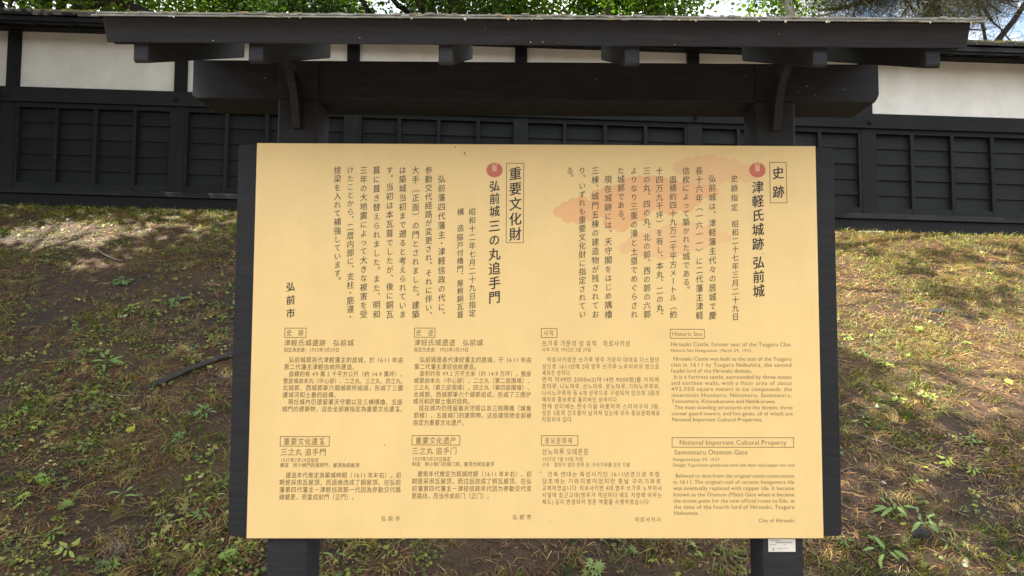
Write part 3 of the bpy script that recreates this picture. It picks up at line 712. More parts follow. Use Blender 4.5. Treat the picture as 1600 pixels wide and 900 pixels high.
# ------------------------------------------------------------------ trees
def crown_np(blobs, n, size, cols, shape='leaf', seed=1, keep=None, droop=.3):
    """leaf faces spread through a set of ellipsoidal clumps (cx,cy,cz,rx,ry,rz,weight)"""
    r = np.random.default_rng(seed); B = np.array(blobs, float); w = B[:, 6]*B[:, 3]*B[:, 4]*B[:, 5]; idx = r.choice(len(B), n, p=w/w.sum())
    # twig clusters inside each blob
    nc = max(8, n//14); ci = r.choice(len(B), nc, p=w/w.sum())
    def inside(k, ids):
        d = r.normal(size=(k, 3)); d /= np.linalg.norm(d, axis=1)[:, None]; rad = r.random(k)**.42
        return B[ids, :3]+d*rad[:, None]*B[ids, 3:6]
    cen = inside(nc, ci); pick = r.integers(0, nc, n)
    P = cen[pick]+r.normal(size=(n, 3))*np.array([1, 1, .55])*size*2.4
    tone = r.random(nc)[pick]
    if keep is not None:
        k = keep(P, r); P = P[k]; tone = tone[k]; n = len(P)
    a = r.random(n)*2*np.pi; tl = r.normal(0, .5, n)-droop
    d = np.stack([np.cos(a)*np.cos(tl), np.sin(a)*np.cos(tl), np.sin(tl)], 1)
    u = np.cross(d, r.normal(size=(n, 3))*.5+np.array([0, 0, 1])); u /= np.linalg.norm(u, axis=1)[:, None]; nn = np.cross(u, d)
    s = size*r.uniform(.6, 1.3, n)[:, None]
    if shape == 'leaf':
        pts = [(0, 0, 0), (.35, .36, .05), (.62, .30, .02), (1, 0, -.06), (.62, -.30, .02), (.35, -.36, .05)]
    elif shape == 'needle':
        pts = [(0, 0, 0), (.2, .035, 0), (1, .012, -.02), (1, -.012, -.02), (.2, -.035, 0), (0, -.02, 0)]
    V = np.stack([P+d*s*x+u*s*y+nn*s*z for x, y, z in pts], 1)
    base = np.arange(n)[:, None]*6
    F = np.concatenate([base+np.array([[0, 1, 2, 3]]), base+np.array([[0, 3, 4, 5]])], 0)
    cols = np.array(cols); t_ = np.clip(tone+r.normal(0, .15, n), 0, .999)*(len(cols)-1); i0 = t_.astype(int); f = (t_-i0)[:, None]
    c = (cols[i0]*(1-f)+cols[np.minimum(i0+1, len(cols)-1)]*f)*r.uniform(.75, 1.25, n)[:, None]
    return V.reshape(-1, 3), F, np.repeat(c, 6, 0)
def branch_paths(p, d, L, r, depth, out, rng, spread=.6, up=.12):
    pts = [Vector(p)]; rad = [r]; d = Vector(d).normalized(); n = 5
    for i in range(n):
        d = (d+Vector((rng.gauss(0, .13), rng.gauss(0, .13), rng.gauss(0, .10)+up*.3))).normalized()
        pts.append(pts[-1]+d*L/n); rad.append(r*(1-(i+1)/n*.55))
    out.append((pts, rad))
    if depth > 0:
        for k in range(rng.choice([3, 4])):
            i = rng.randint(2, n); q = Vector((rng.gauss(0, 1), rng.gauss(0, 1), rng.gauss(0, .5)+up)).normalized()
            branch_paths(pts[i], (d*(1-spread)+q*spread), L*rng.uniform(.5, .75), rad[i]*.62, depth-1, out, rng, spread, up)
def tree(name, loc, H, r, blobs, n, size, cols, label, mat='bark', leafmat='leaf', shape='leaf', seed=1, lean=(0, 0), limbs=6, keep=None, group=None, cat='tree', droop=.3, limb_z=.5, extra=None, zmin=-9):
    e = tag(empty(name, loc), label, cat, group); rng = random.Random(seed); L = Vector(loc)
    mb = MB(); top = L+Vector((lean[0], lean[1], H))
    pts = [L+Vector((0, 0, -.4))]; N = 9
    for i in range(1, N+1):
        f = i/N; pts.append(L.lerp(top, f)+Vector((rng.gauss(0, .05), rng.gauss(0, .05), 0))*min(1, H/6))
    rad = [r*1.35]+[r*(1-.75*(i/N)) for i in range(1, N+1)]
    mb.tube(pts, rad, 12)
    mb.obj('trunk', M[mat], e, 0, True)
    allp = []
    for k in range(limbs):
        b_ = blobs[k % len(blobs)]; f = limb_z+(1-limb_z)*rng.random()*.9; p = L.lerp(top, f)
        tgt = Vector(b_[:3])+Vector((rng.gauss(0, .4), rng.gauss(0, .4), rng.gauss(0, .2))); out = []
        d = tgt-p; branch_paths(p, d, max(.6, d.length*1.05), r*.34*(1.2-f*.5), 2, out, rng, .5)
        m2 = MB(); out = [q_ for q_ in out if min(v_.z for v_ in q_[0]) > zmin]
        for a, b2 in out: m2.tube(a, b2, 6 if b2[0] > .02 else 4, False)
        if m2.v: m2.obj('limb', M[mat], e, 0, True)
    for path, rd in (extra or []):
        m2 = MB(); m2.tube(path, rd, 8); m2.obj('limb', M[mat], e, 0, True)
    V, F, C = crown_np(blobs, n, size, cols, shape, seed, keep, droop)
    link('crown', np_mesh('crown', V, F, C, M[leafmat]), None, e)
    return e
def blobs_around(cx, cy, cz, R, h, n, seed, rr=1.0, w=1):
    q = random.Random(seed); L = []
    for k in range(n):
        a = q.random()*2*math.pi; d = R*math.sqrt(q.random()); L.append((cx+d*math.cos(a), cy+d*math.sin(a), cz+q.uniform(-h, h), rr*q.uniform(.7, 1.2), rr*q.uniform(.7, 1.2), rr*q.uniform(.45, .8), w))
    return L
GW = float(gz(0, 12))
green = [(.020, .050, .006), (.038, .088, .010), (.062, .13, .013), (.11, .18, .016)]
lite = [(.035, .085, .008), (.065, .13, .012), (.12, .20, .016), (.20, .28, .02)]
dark = [(.010, .022, .006), (.018, .038, .008), (.03, .055, .012)]
# left: spreading maple with arched dark limbs
# (x positions at ~14 m from the viewer run from -9.5 m at the left edge to +9 m at the right edge)
tree('maple_tree', (-9.6, 12.4, 3.0), 6.5, .26, blobs_around(-8.9, 12.8, 8.7, 2.6, .9, 17, 3, 1.0), 28000, .085, lite,
     'light green broadleaf tree with arched dark limbs behind the left end of the wall', 'barkdark', seed=3, limbs=6,
     extra=[([(-9.6, 12.2, 6.4), (-9.2, 12.0, 7.35), (-8.6, 11.9, 7.85), (-7.9, 11.8, 7.9), (-7.3, 11.8, 7.68), (-6.9, 11.8, 7.42), (-6.4, 11.7, 7.2)], [.13, .12, .10, .085, .07, .05, .03]),
            ([(-9.5, 12.1, 7.2), (-8.9, 12, 7.55), (-8.2, 12, 8.0), (-7.4, 12, 8.4)], [.10, .08, .06, .04])])
tree('beech_tree', (-6.2, 14.6, 3.0), 8.0, .24, blobs_around(-6.6, 14.4, 9.3, 2.2, 1.2, 16, 5, 1.1), 26000, .075, lite,
     'bright yellow-green tree behind the wall just left of the notice board roof', seed=5)
tree('yew_tree', (-4.6, 12.2, 3.0), 6.8, .22, blobs_around(-4.55, 12.0, 8.7, 1.1, 1.5, 10, 6, .95), 26000, .07, dark,
     'dense dark evergreen tree above the left half of the notice board roof', 'barkdark', seed=6, droop=.1)
tree('linden_tree', (-1.6, 13.0, 3.0), 8.2, .28, blobs_around(-1.9, 12.8, 8.8, 2.3, 1.3, 20, 7, 1.1), 42000, .08, green,
     'thick mid green leafy tree above the middle of the notice board roof', 'barkdark', seed=7,
     extra=[([(-1.6, 13.0, 6.0), (-2.3, 12.6, 7.0), (-3.1, 12.3, 7.7), (-3.4, 12.2, 8.3)], [.12, .10, .07, .04])])
tree('katsura_tree', (1.6, 12.4, 3.0), 8.0, .2, blobs_around(1.3, 12.2, 8.7, 1.7, 1.1, 15, 8, .9), 17000, .095, green[1:]+lite[1:3],
     'large-leaved green tree with sky showing through, right of the middle of the notice board roof', seed=8)
tree('birch_tree', (5.05, 12.2, 3.0), 10.5, .21, blobs_around(5.2, 12.0, 8.9, .95, 1.2, 8, 9, .6), 2600, .10, lite,
     'pale grey trunk rising bare through a few bright leaves above the right post', 'barkgrey', seed=9, limbs=5)
pine_c = [(.05, .055, .03), (.085, .09, .045), (.13, .12, .06), (.16, .15, .085)]
tree('pine_tree', (8.7, 13.6, 3.0), 9.5, .25, blobs_around(8.0, 13.4, 9.0, 2.6, 1.7, 22, 10, .8), 120000, .11, pine_c,
     'grey-green pine with bare twigs behind the wall at the far right', 'barkdark', 'needle', 'needle', seed=10, limbs=12, limb_z=.3, droop=.1)
tree('cedar_tree', (9.72, 11.6, 3.0), 10.0, .26, blobs_around(11.2, 12.0, 10.6, 1.2, 1.3, 6, 12, .9), 16000, .10, dark,
     'brown tree trunk standing at the right edge behind the wall', 'bark', 'needle', 'needle', seed=12, limbs=4, limb_z=.75)

# the big maple on the near left whose crown hangs over the bank and dapples it
def shade_keep(P, r):
    "thin the crown where the photograph's sun patches reach the bank, along the sun's direction"
    s = np.array(SUN); t = (P[:, 2]-1.8)/s[2]
    for _ in range(6):
        gx = P[:, 0]-s[0]*t; gy = P[:, 1]-s[1]*t; g = np.clip(gz(gx, gy), 0, 3.2); t = (P[:, 2]-g)/s[2]
    gx = P[:, 0]-s[0]*t; gy = P[:, 1]-s[1]*t
    pr = np.full(len(P), 1.0)
    left = np.exp(-(((gx+4.9)/1.0)**2+((gy-5.7)/.55)**2)*1.1)
    left = np.maximum(left, .75*np.exp(-(((gx+4.1)/.8)**2+((gy-5.0)/.5)**2)*1.2))
    right = np.clip((gx-(1.7+.20*(gy-2.3)))/.8, 0, 1)*np.clip((gy-2.15)/.8, 0, 1)
    nz = fbm(gx, gy, .9, 40, 3); nz = np.clip((nz-.5)*2.6+.5, 0, 1); pr -= 1.0*np.clip(left*(.6+nz*.9), 0, 1); pr -= 1.0*np.clip(right*(.55+1.3*nz), 0, 1)
    # the small gap that lets sun on to the beam's left end
    q = np.array([-1.06, -.0, 2.38]); d = P-q; k = d@s; perp = np.linalg.norm(d-k[:, None]*s, axis=1)
    return (r.random(len(P)) < pr) & ~((perp < .14))
bl = []
q = random.Random(21)
for i in range(78):
    bl.append((q.uniform(-11.5, 1.6), q.uniform(-2.3, 5.4), q.uniform(7.2, 8.6), q.uniform(.9, 1.4), q.uniform(.9, 1.4), q.uniform(.35, .6), 1))
for i in range(10): bl.append((-4.9+q.uniform(-1.3, 1.6), -1.25+q.uniform(-.7, .7), q.uniform(7.2, 8.4), 1.1, 1.1, .5, 1.6))
for i in range(26): bl.append((q.uniform(-9.5, -2.2), q.uniform(1.2, 4.6), q.uniform(7.2, 8.4), 1.0, 1.0, .5, 1.4))
for i in range(16): bl.append((q.uniform(-9.2, -5.4), q.uniform(-1.6, 1.6), q.uniform(7.2, 8.4), 1.1, 1.1, .5, 1.5))
tree('shade_maple_tree', (-7.6, .8, float(gz(-7.6, .8))), 8.0, .34, bl, 80000, .15, green,
     'broad maple left of the notice board whose crown spreads over the bank', seed=22, limbs=14, keep=shade_keep, limb_z=.6, zmin=6.4)

bl = []  # unseen crown added past the left edge, blocking sky to darken the left plaster
q = random.Random(77)
for i in range(26): bl.append((q.uniform(-11.5, -7.6), q.uniform(2.6, 6.1), q.uniform(4.2, 8.2), .8, .8, .7, 1))
tree('shade_screen_tree', (-9.6, 4.4, float(gz(-9.6, 4.4))), 5.4, .16, bl, 26000, .10, dark+green[:2],
     'unseen dense tree added beyond the left edge to shade the left plaster', 'barkdark', seed=78, limbs=8, keep=shade_keep)
# unseen wood added behind the viewer to block low light, lower on the right
bl = []
q = random.Random(31)
for i in range(90): xq = q.uniform(-24, 24); bl.append((xq, q.uniform(-16, -10.5), q.uniform(.8, 3.4) if xq < 5 else q.uniform(.4, 1.4), q.uniform(1.4, 2.4), q.uniform(1.2, 2), q.uniform(1.0, 1.8), 1))
V, F, C = crown_np(bl, 30000, .34, dark+green[:2], 'leaf', 31)
tag(link('light_screen_wood', np_mesh('light_screen_wood', V, F, C, M['leaf'])), 'unseen belt of foliage added facing the notice board to block low light', 'light_screen_wood', kind='stuff')

# ------------------------------------------------------------------ ground cover on the bank
def gnorm(x, y):
    e = .02; zx = (gz(x+e, y)-gz(x-e, y))/(2*e); zy = (gz(x, y+e)-gz(x, y-e))/(2*e)
    n = np.stack([-zx, -zy, np.ones_like(zx)], 1); return n/np.linalg.norm(n, axis=1)[:, None]
def scatter(n, dens, seed, near=.7, ymax=6.62):
    "points on the bank, more of them close to the viewer; dens(x,y) in 0..1"
    r = np.random.default_rng(seed); X = []; Y = []
    k = 0
    while k < n:
        y = 1.0+(ymax-1.0)*r.random(n)**(1.0/near if near < 1 else 1)
        half = 1.9+(y-1.0)*.98
        x = r.uniform(-1, 1, n)*half
        # less behind the panel itself
        hid = (np.abs(x+.02) < (.72*(y+1.958)/1.958)) & (y > 1.9)
        ok = (r.random(n) < dens(x, y)) & (~hid | (r.random(n) < .25)) & (r.random(n) < half/7.4)
        X.append(x[ok]); Y.append(y[ok]); k += ok.sum()
    return np.concatenate(X)[:n], np.concatenate(Y)[:n], r
def frame(x, y, r, tilt=.0):
    N = gnorm(x, y)+r.normal(size=(len(x), 3))*tilt; N /= np.linalg.norm(N, axis=1)[:, None]
    a = r.random(len(x))*2*np.pi; d = np.stack([np.cos(a), np.sin(a), np.zeros_like(a)], 1); d -= N*(d*N).sum(1)[:, None]; d /= np.linalg.norm(d, axis=1)[:, None]
    return np.stack([x, y, gz(x, y)], 1), d, np.cross(N, d), N
def assemble(P, D, U, N, pts, size, sizeu=None):
    s = size[:, None]; su = s if sizeu is None else sizeu[:, None]
    return np.stack([P+D*s*a+U*su*b_+N*s*c for a, b_, c in pts], 1)
def palette(r, n, cols, w=None, var=.25):
    cols = np.array(cols)*np.array([1.10, .96, .74]); i = r.choice(len(cols), n, p=w); return cols[i]*r.uniform(1-var, 1+var, n)[:, None]
# --- grass: tufts of bent blades
def g_dens(x, y):
    n = fbm(x, y, 1.3, 60, 4); n2 = fbm(x, y, 4, 70, 3); base = np.clip((n*.6+n2*.4-.47)*6.0, 0, 1)
    crest = np.clip((y-5.9)/.5, 0, 1); right = np.clip((x-1.2)/1.5, 0, 1)*np.clip((y-2.6)/1.5, 0, 1)
    lowr = np.exp(-(((x-1.75)/.35)**2+((y-1.65)/.22)**2))
    near_l = np.clip((3.2-y)/1.2, 0, 1)*(x < 1)
    return np.clip(base*(.75-.35*near_l)+crest*.75+right*.25+lowr+.02, 0, 1)
tx, ty, r = scatter(7800, g_dens, 1)
nb = r.integers(4, 11, len(tx)); x = np.repeat(tx, nb); y = np.repeat(ty, nb)
sp = .016; x = x+r.normal(0, sp, len(x)); y = y+r.normal(0, sp, len(x)); n = len(x)
rt = np.repeat(r.uniform(.5, 1.5, len(tx)), nb)
P, D, U, N = frame(x, y, r)
up = N*.35+np.array([0, -.25, .75])*.5+r.normal(size=(n, 3))*.42; up[:, 2] = np.abs(up[:, 2])*.75+.06; up /= np.linalg.norm(up, axis=1)[:, None]
h = r.uniform(.025, .075, n)*rt; w = r.uniform(.0014, .0032, n)
side = np.cross(up, r.normal(size=(n, 3))); side /= np.linalg.norm(side, axis=1)[:, None]
bend = r.normal(size=(n, 3))*.45; bend[:, 2] = -np.abs(bend[:, 2])*1.0
mid = P+up*h[:, None]*.55; tip = P+up*h[:, None]+bend*h[:, None]*.55; W = side*w[:, None]
V = np.stack([P-W, P+W, mid-W*.8, mid+W*.8, tip], 1).reshape(-1, 3); base = np.arange(n)[:, None]*5
F1 = base+np.array([[0, 1, 3, 2]]); F2 = base+np.array([[2, 3, 4, 4]])
F = np.concatenate([base+np.array([[0, 1, 3]]), base+np.array([[0, 3, 2]]), base+np.array([[2, 3, 4]])], 0)
gc = np.repeat(palette(r, len(tx), [(.065, .12, .014), (.12, .18, .018), (.20, .23, .028), (.24, .20, .065), (.14, .09, .03)], [.27, .29, .21, .14, .09]), nb, 0)*r.uniform(.7, 1.3, n)[:, None]
rf = np.clip((x-1.0)/2.0, 0, 1)[:, None]*np.clip((y-2.4)/1.5, 0, 1)[:, None]; gc = gc*(1-.35*rf)+np.array([.31, .25, .085])*.35*rf*r.uniform(.6, 1.3, n)[:, None]
tag(link('grass', np_mesh('grass', V, F, np.repeat(gc, 5, 0), M['litter'])), 'short green and straw coloured grass growing in tufts on the bank', 'grass', kind='stuff')
# --- dry stalks and needles lying down
def s_dens(x, y): return np.clip(.25+(fbm(x, y, 1.7, 80, 4)-.45)*3+.5*np.clip((x-1)/2, 0, 1), .08, 1)
x, y, r = scatter(46000, s_dens, 2); n = len(x); P, D, U, N = frame(x, y, r, .12)
dx = np.where(x > 0, .75, -.1)[:, None]; D = D+np.array([1, -.5, -.2])*dx*.8; D -= N*(D*N).sum(1)[:, None]; D /= np.linalg.norm(D, axis=1)[:, None]; U = np.cross(N, D)
P = P+N*r.uniform(.001, .012, n)[:, None]
L = r.uniform(.015, .075, n)*np.where(r.random(n) < .06, 2.2, 1); wd = r.uniform(.0009, .0026, n)
V = np.stack([P-U*wd[:, None], P+U*wd[:, None], P+D*L[:, None]*.5+U*wd[:, None]+N*L[:, None]*.07, P+D*L[:, None]*.5-U*wd[:, None]+N*L[:, None]*.07, P+D*L[:, None]+U*wd[:, None]*.5, P+D*L[:, None]-U*wd[:, None]*.5], 1).reshape(-1, 3)
base = np.arange(n)[:, None]*6; F = np.concatenate([base+np.array([[0, 1, 2, 3]]), base+np.array([[3, 2, 4, 5]])], 0)
C = palette(r, n, [(.085, .038, .018), (.14, .070, .030), (.22, .15, .06), (.32, .25, .11), (.05, .03, .018), (.12, .13, .03)], [.26, .24, .18, .10, .12, .10])
rf = np.clip((x-1.2)/2.0, 0, 1)[:, None]; C = C*(1+.5*rf)
tag(link('straw_litter', np_mesh('straw_litter', V, F, np.repeat(C, 6, 0), M['litter'])), 'brown stalks and pine needles lying over the soil of the bank', 'straw', kind='stuff')
# --- matted thatch: longer stalks combed down the slope in bunches
tx, ty, r = scatter(2200, lambda x, y: np.clip((fbm(x, y, 2.3, 130, 4)-.45)*5+.15, .05, 1), 12)
nb = r.integers(8, 18, len(tx)); x = np.repeat(tx, nb)+r.normal(0, .022, nb.sum()); y = np.repeat(ty, nb)+r.normal(0, .022, nb.sum()); n = len(x)
P, D, U, N = frame(x, y, r, .05); a0 = np.repeat(r.normal(0, .55, len(tx)), nb)+r.normal(0, .35, n)-np.where(x > 0, -.5, .25)
D = np.stack([np.sin(a0), -np.cos(a0), np.zeros(n)], 1); D -= N*(D*N).sum(1)[:, None]; D /= np.linalg.norm(D, axis=1)[:, None]; U = np.cross(N, D)
L = r.uniform(.03, .10, n); wd = r.uniform(.0009, .0020, n); P = P+N*r.uniform(.003, .02, n)[:, None]; cu = r.normal(0, .16, n)[:, None]
m1 = P+D*L[:, None]*.5+N*L[:, None]*.16+U*L[:, None]*cu; e1 = P+D*L[:, None]+U*L[:, None]*cu*.3-N*L[:, None]*.05
V = np.stack([P-U*wd[:, None], P+U*wd[:, None], m1+U*wd[:, None], m1-U*wd[:, None], e1+U*wd[:, None]*.4, e1-U*wd[:, None]*.4], 1).reshape(-1, 3)
base = np.arange(n)[:, None]*6; F = np.concatenate([base+np.array([[0, 1, 2, 3]]), base+np.array([[3, 2, 4, 5]])], 0)
C = np.repeat(palette(r, len(tx), [(.15, .075, .030), (.19, .12, .045), (.17, .17, .045), (.30, .25, .11), (.09, .045, .022)], [.26, .24, .24, .14, .12]), nb, 0)*r.uniform(.6, 1.4, n)[:, None]
tag(link('thatch', np_mesh('thatch', V, F, np.repeat(C, 6, 0), M['litter'])), 'matted brown and olive stalks hanging down the slope in bunches', 'dry grass', kind='stuff')
# --- crumbs of soil, chips and grit
x, y, r = scatter(26000, lambda x, y: np.clip(.3+(fbm(x, y, 2, 90, 3)-.4)*2, .1, 1), 4); n = len(x); P, D, U, N = frame(x, y, r, .3)
s = r.uniform(.002, .009, n)
V = assemble(P, D, U, N, [(-.8, -.6, -.2), (.9, -.5, -.1), (.1, .9, -.1), (0, 0, .65)], s).reshape(-1, 3); base = np.arange(n)[:, None]*4
F = np.concatenate([base+np.array([q_]) for q_ in ([0, 1, 3], [1, 2, 3], [2, 0, 3])], 0)
C = palette(r, n, [(.050, .032, .022), (.075, .046, .030), (.036, .027, .022), (.15, .11, .08), (.30, .27, .24)], [.38, .27, .22, .09, .04])
tag(link('soil_crumbs', np_mesh('soil_crumbs', V, F, np.repeat(C, 4, 0), M['litter'])), 'loose crumbs of dark soil and grit on the bank', 'soil', kind='stuff')
# --- small round and pointed leaves of low weeds
def l_dens(x, y):
    return np.clip((fbm(x, y, 1.6, 100, 4)-.44)*4+.12+.25*(x < 0), 0, 1)*np.where(x > 1.3, .45, 1)
cx_, cy_, r = scatter(3300, l_dens, 5)
k = r.integers(3, 9, len(cx_)); x = np.repeat(cx_, k)+r.normal(0, .022, k.sum()); y = np.repeat(cy_, k)+r.normal(0, .022, k.sum()); n = len(x)
P, D, U, N = frame(x, y, r, .42); P += N*r.uniform(.004, .03, n)[:, None]; s = np.repeat(r.uniform(.011, .026, len(cx_)), k)*r.uniform(.7, 1.3, n)
V = assemble(P, D, U, N, [(0, 0, 0), (.35, .38, .08), (.75, .30, .08), (1.05, 0, 0), (.75, -.30, .08), (.35, -.38, .08)], s).reshape(-1, 3)
base = np.arange(n)[:, None]*6; F = np.concatenate([base+np.array([[0, 1, 2, 3]]), base+np.array([[0, 3, 4, 5]])], 0)
C = np.repeat(palette(r, len(cx_), [(.06, .105, .022), (.10, .15, .030), (.17, .22, .04), (.27, .27, .10), (.14, .075, .04)], [.3, .32, .18, .1, .1]), k, 0)*r.uniform(.75, 1.3, n)[:, None]
tag(link('low_weeds', np_mesh('low_weeds', V, F, np.repeat(C, 6, 0), M['litter'])), 'small green leaves of creeping weeds carpeting parts of the bank', 'weeds', kind='stuff')
# --- palmate maple leaves and seedlings
def maple_pts(lobes=7, notch=.33):
    pts = [(0, 0, 0)]; n = lobes
    for i in range(n):
        a = math.radians(-125+250*i/(n-1)); L = 1.0-.42*abs(i-(n-1)/2)/((n-1)/2)
        if i == 0: pts.append((math.cos(a-.25)*.2, math.sin(a-.25)*.2, .0))
        pts.append((math.cos(a)*L, math.sin(a)*L, -.10))
        a2 = a+math.radians(125/(n-1)); pts.append((math.cos(a2)*notch, math.sin(a2)*notch, .05))
    return pts
MP = maple_pts(); NM = len(MP)
MF = np.array([[0, i, i+1] for i in range(1, NM-1)])
x, y, r = scatter(1500, lambda x, y: np.clip((fbm(x, y, 1.9, 110, 3)-.42)*4+.15, 0, 1)*np.where(x > 1.3, .3, 1), 6); n = len(x)
P, D, U, N = frame(x, y, r, .38); P += N*r.uniform(.004, .03, n)[:, None]; s = r.uniform(.018, .042, n)
V = assemble(P, D, U, N, MP, s).reshape(-1, 3); base = np.arange(n)[:, None, None]*NM; F = (base+MF[None]).reshape(-1, 3)
C = palette(r, n, [(.10, .17, .03), (.17, .25, .04), (.25, .31, .08), (.30, .28, .14), (.17, .085, .045)], [.3, .28, .2, .12, .1])
tag(link('maple_leaves', np_mesh('maple_leaves', V, F, np.repeat(C, NM, 0), M['litter'])), 'many small pointed maple leaves and seedlings scattered on the bank', 'leaves', kind='stuff')
# --- single leaves one can point to
def gnd(x, y, h=.006): return Vector((x, y, float(gz(x, y))+h))
def leaf_mesh(pts, faces, name, col):
    return np_mesh(name, np.array(pts, float), np.array(faces), np.array([col]*len(pts)), M['litter'])
def lay(name, me, x, y, rot, s, label, cat='leaf', h=.010, tilt=(0, 0), group=None):
    N = Vector(gnorm(np.array([x]), np.array([y]))[0]); N = (N+Vector((tilt[0], tilt[1]-.25, 0))).normalized()
    o = bpy.data.objects.new(name, me); COL.objects.link(o)
    o.rotation_mode = 'QUATERNION'; o.rotation_quaternion = N.to_track_quat('Z', 'Y') @ Matrix.Rotation(rot, 3, 'Z').to_quaternion()
    o.location = gnd(x, y, h); o.scale = (s, s, s); return tag(o, label, cat, group)
rp = [(0, 0, .03)]+[(math.cos(a)*(1 if i else .82), math.sin(a)*.95, .10*math.cos(2*a)) for i, a in enumerate(np.linspace(0, 2*math.pi, 15)[:-1])]
rfc = [(0, i, i % 14+1) for i in range(1, 15)]
ep = [(0, 0, .04)]+[(math.cos(a)*1.0, math.sin(a)*.48*(1-.2*math.cos(a)), .12*math.cos(2*a)) for a in np.linspace(0, 2*math.pi, 13)[:-1]]
ef = [(0, i, i % 12+1) for i in range(1, 13)]
YEL = (.50, .52, .035); PALE = (.48, .46, .22); GRN = (.13, .22, .045); WHT = (.55, .52, .42); BRN = (.22, .13, .08); LIM = (.30, .42, .04)
lay('fallen_leaf', leaf_mesh(rp, rfc, 'round_leaf', YEL), -2.44, 2.61, .3, .027, 'bright yellow round fallen leaf lying on bare soil left of the notice board')
lay('fallen_leaf', leaf_mesh(ep, ef, 'pale_leaf', PALE), -2.51, 2.79, .1, .028, 'pale yellow oval leaf just uphill of the bright yellow round leaf')
lay('fallen_leaf', leaf_mesh(rp, rfc, 'lime_leaf', LIM), -2.87, 2.53, .9, .022, 'lime green curled leaf near the left edge below the middle of the bank')
lay('fallen_leaf', leaf_mesh(rp, rfc, 'paired_leaf', LIM), -1.91, 2.22, .2, .020, 'round yellow-green leaf touching an upright oval one, left of the backing board')
lay('fallen_leaf', leaf_mesh(ep, ef, 'paired_leaf', PALE), -1.85, 2.25, .9, .022, 'oval pale green leaf leaning up beside a round yellow-green one')
lay('fallen_leaf', leaf_mesh(ep, ef, 'brown_leaf', (.36, .24, .17)), -1.86, 2.14, 1.3, .018, 'pinkish brown curled leaf below the pair of yellow-green leaves')
lay('fallen_leaf', leaf_mesh(rp, rfc, 'yellow_leaf', (.55, .50, .10)), 3.32, 3.18, .5, .030, 'yellow fallen leaf near the right edge halfway down the bank')
lay('fallen_leaf', leaf_mesh(ep, ef, 'pale_leaf', (.58, .47, .16)), 2.71, 2.47, .4, .027, 'pale orange-yellow leaf on bare soil at the lower right')
lay('fallen_leaf', leaf_mesh(ep, ef, 'white_leaf', WHT), 2.25, 2.87, 1.2, .022, 'small whitish leaf beside the right side of the notice board')
lay('fallen_leaf', leaf_mesh(ep, ef, 'cream_leaf', (.50, .46, .26)), 2.45, 3.04, -.2, .032, 'cream oval leaf uphill of the small whitish leaf on the right')
lay('fallen_leaf', leaf_mesh(MP, MF, 'maple_leaf', (.42, .45, .04)), 2.22, 1.72, .6, .030, 'bright yellow pointed maple leaf at the lower right corner')
lay('fallen_leaf', leaf_mesh(ep, ef, 'grey_leaf', (.30, .32, .22)), 2.10, 1.68, 1.0, .030, 'grey-green withered leaf left of the yellow maple leaf at the lower right')
lay('fallen_leaf', leaf_mesh(ep, ef, 'tan_leaf', (.34, .28, .17)), 2.31, 1.66, 2.0, .028, 'tan withered leaf right of the yellow maple leaf at the lower right')
lay('fallen_leaf', leaf_mesh(ep, ef, 'small_white_leaf', (.50, .48, .44)), 1.98, 2.24, -.7, .014, 'tiny white leaf on the bare grey soil at the lower right')
lay('fallen_leaf', leaf_mesh(MP, MF, 'maple_leaf', (.33, .38, .30)), -3.1, 2.4, 1.6, .028, 'pale silvery maple leaf lying near the left edge of the bank')
lay('fallen_leaf', leaf_mesh(MP, MF, 'maple_leaf', (.30, .36, .20)), -1.83, 2.0, 1.2, .036, 'pale green maple leaf standing on edge near the lower left of the board')
lay('fallen_leaf', leaf_mesh(MP, MF, 'maple_leaf', (.24, .33, .08)), -1.80, 1.80, .2, .032, 'green maple leaf beside the lower left corner of the backing board')
lay('fallen_leaf', leaf_mesh(rp, rfc, 'cream_leaf', (.52, .54, .26)), -1.55, 1.80, .2, .020, 'pale cream leaf caught on a seedling under the lower left corner of the board')
lay('fallen_leaf', leaf_mesh(ep, ef, 'white_leaf', (.55, .55, .48)), -3.25, 3.95, .2, .038, 'whitish oval leaf high on the left bank')
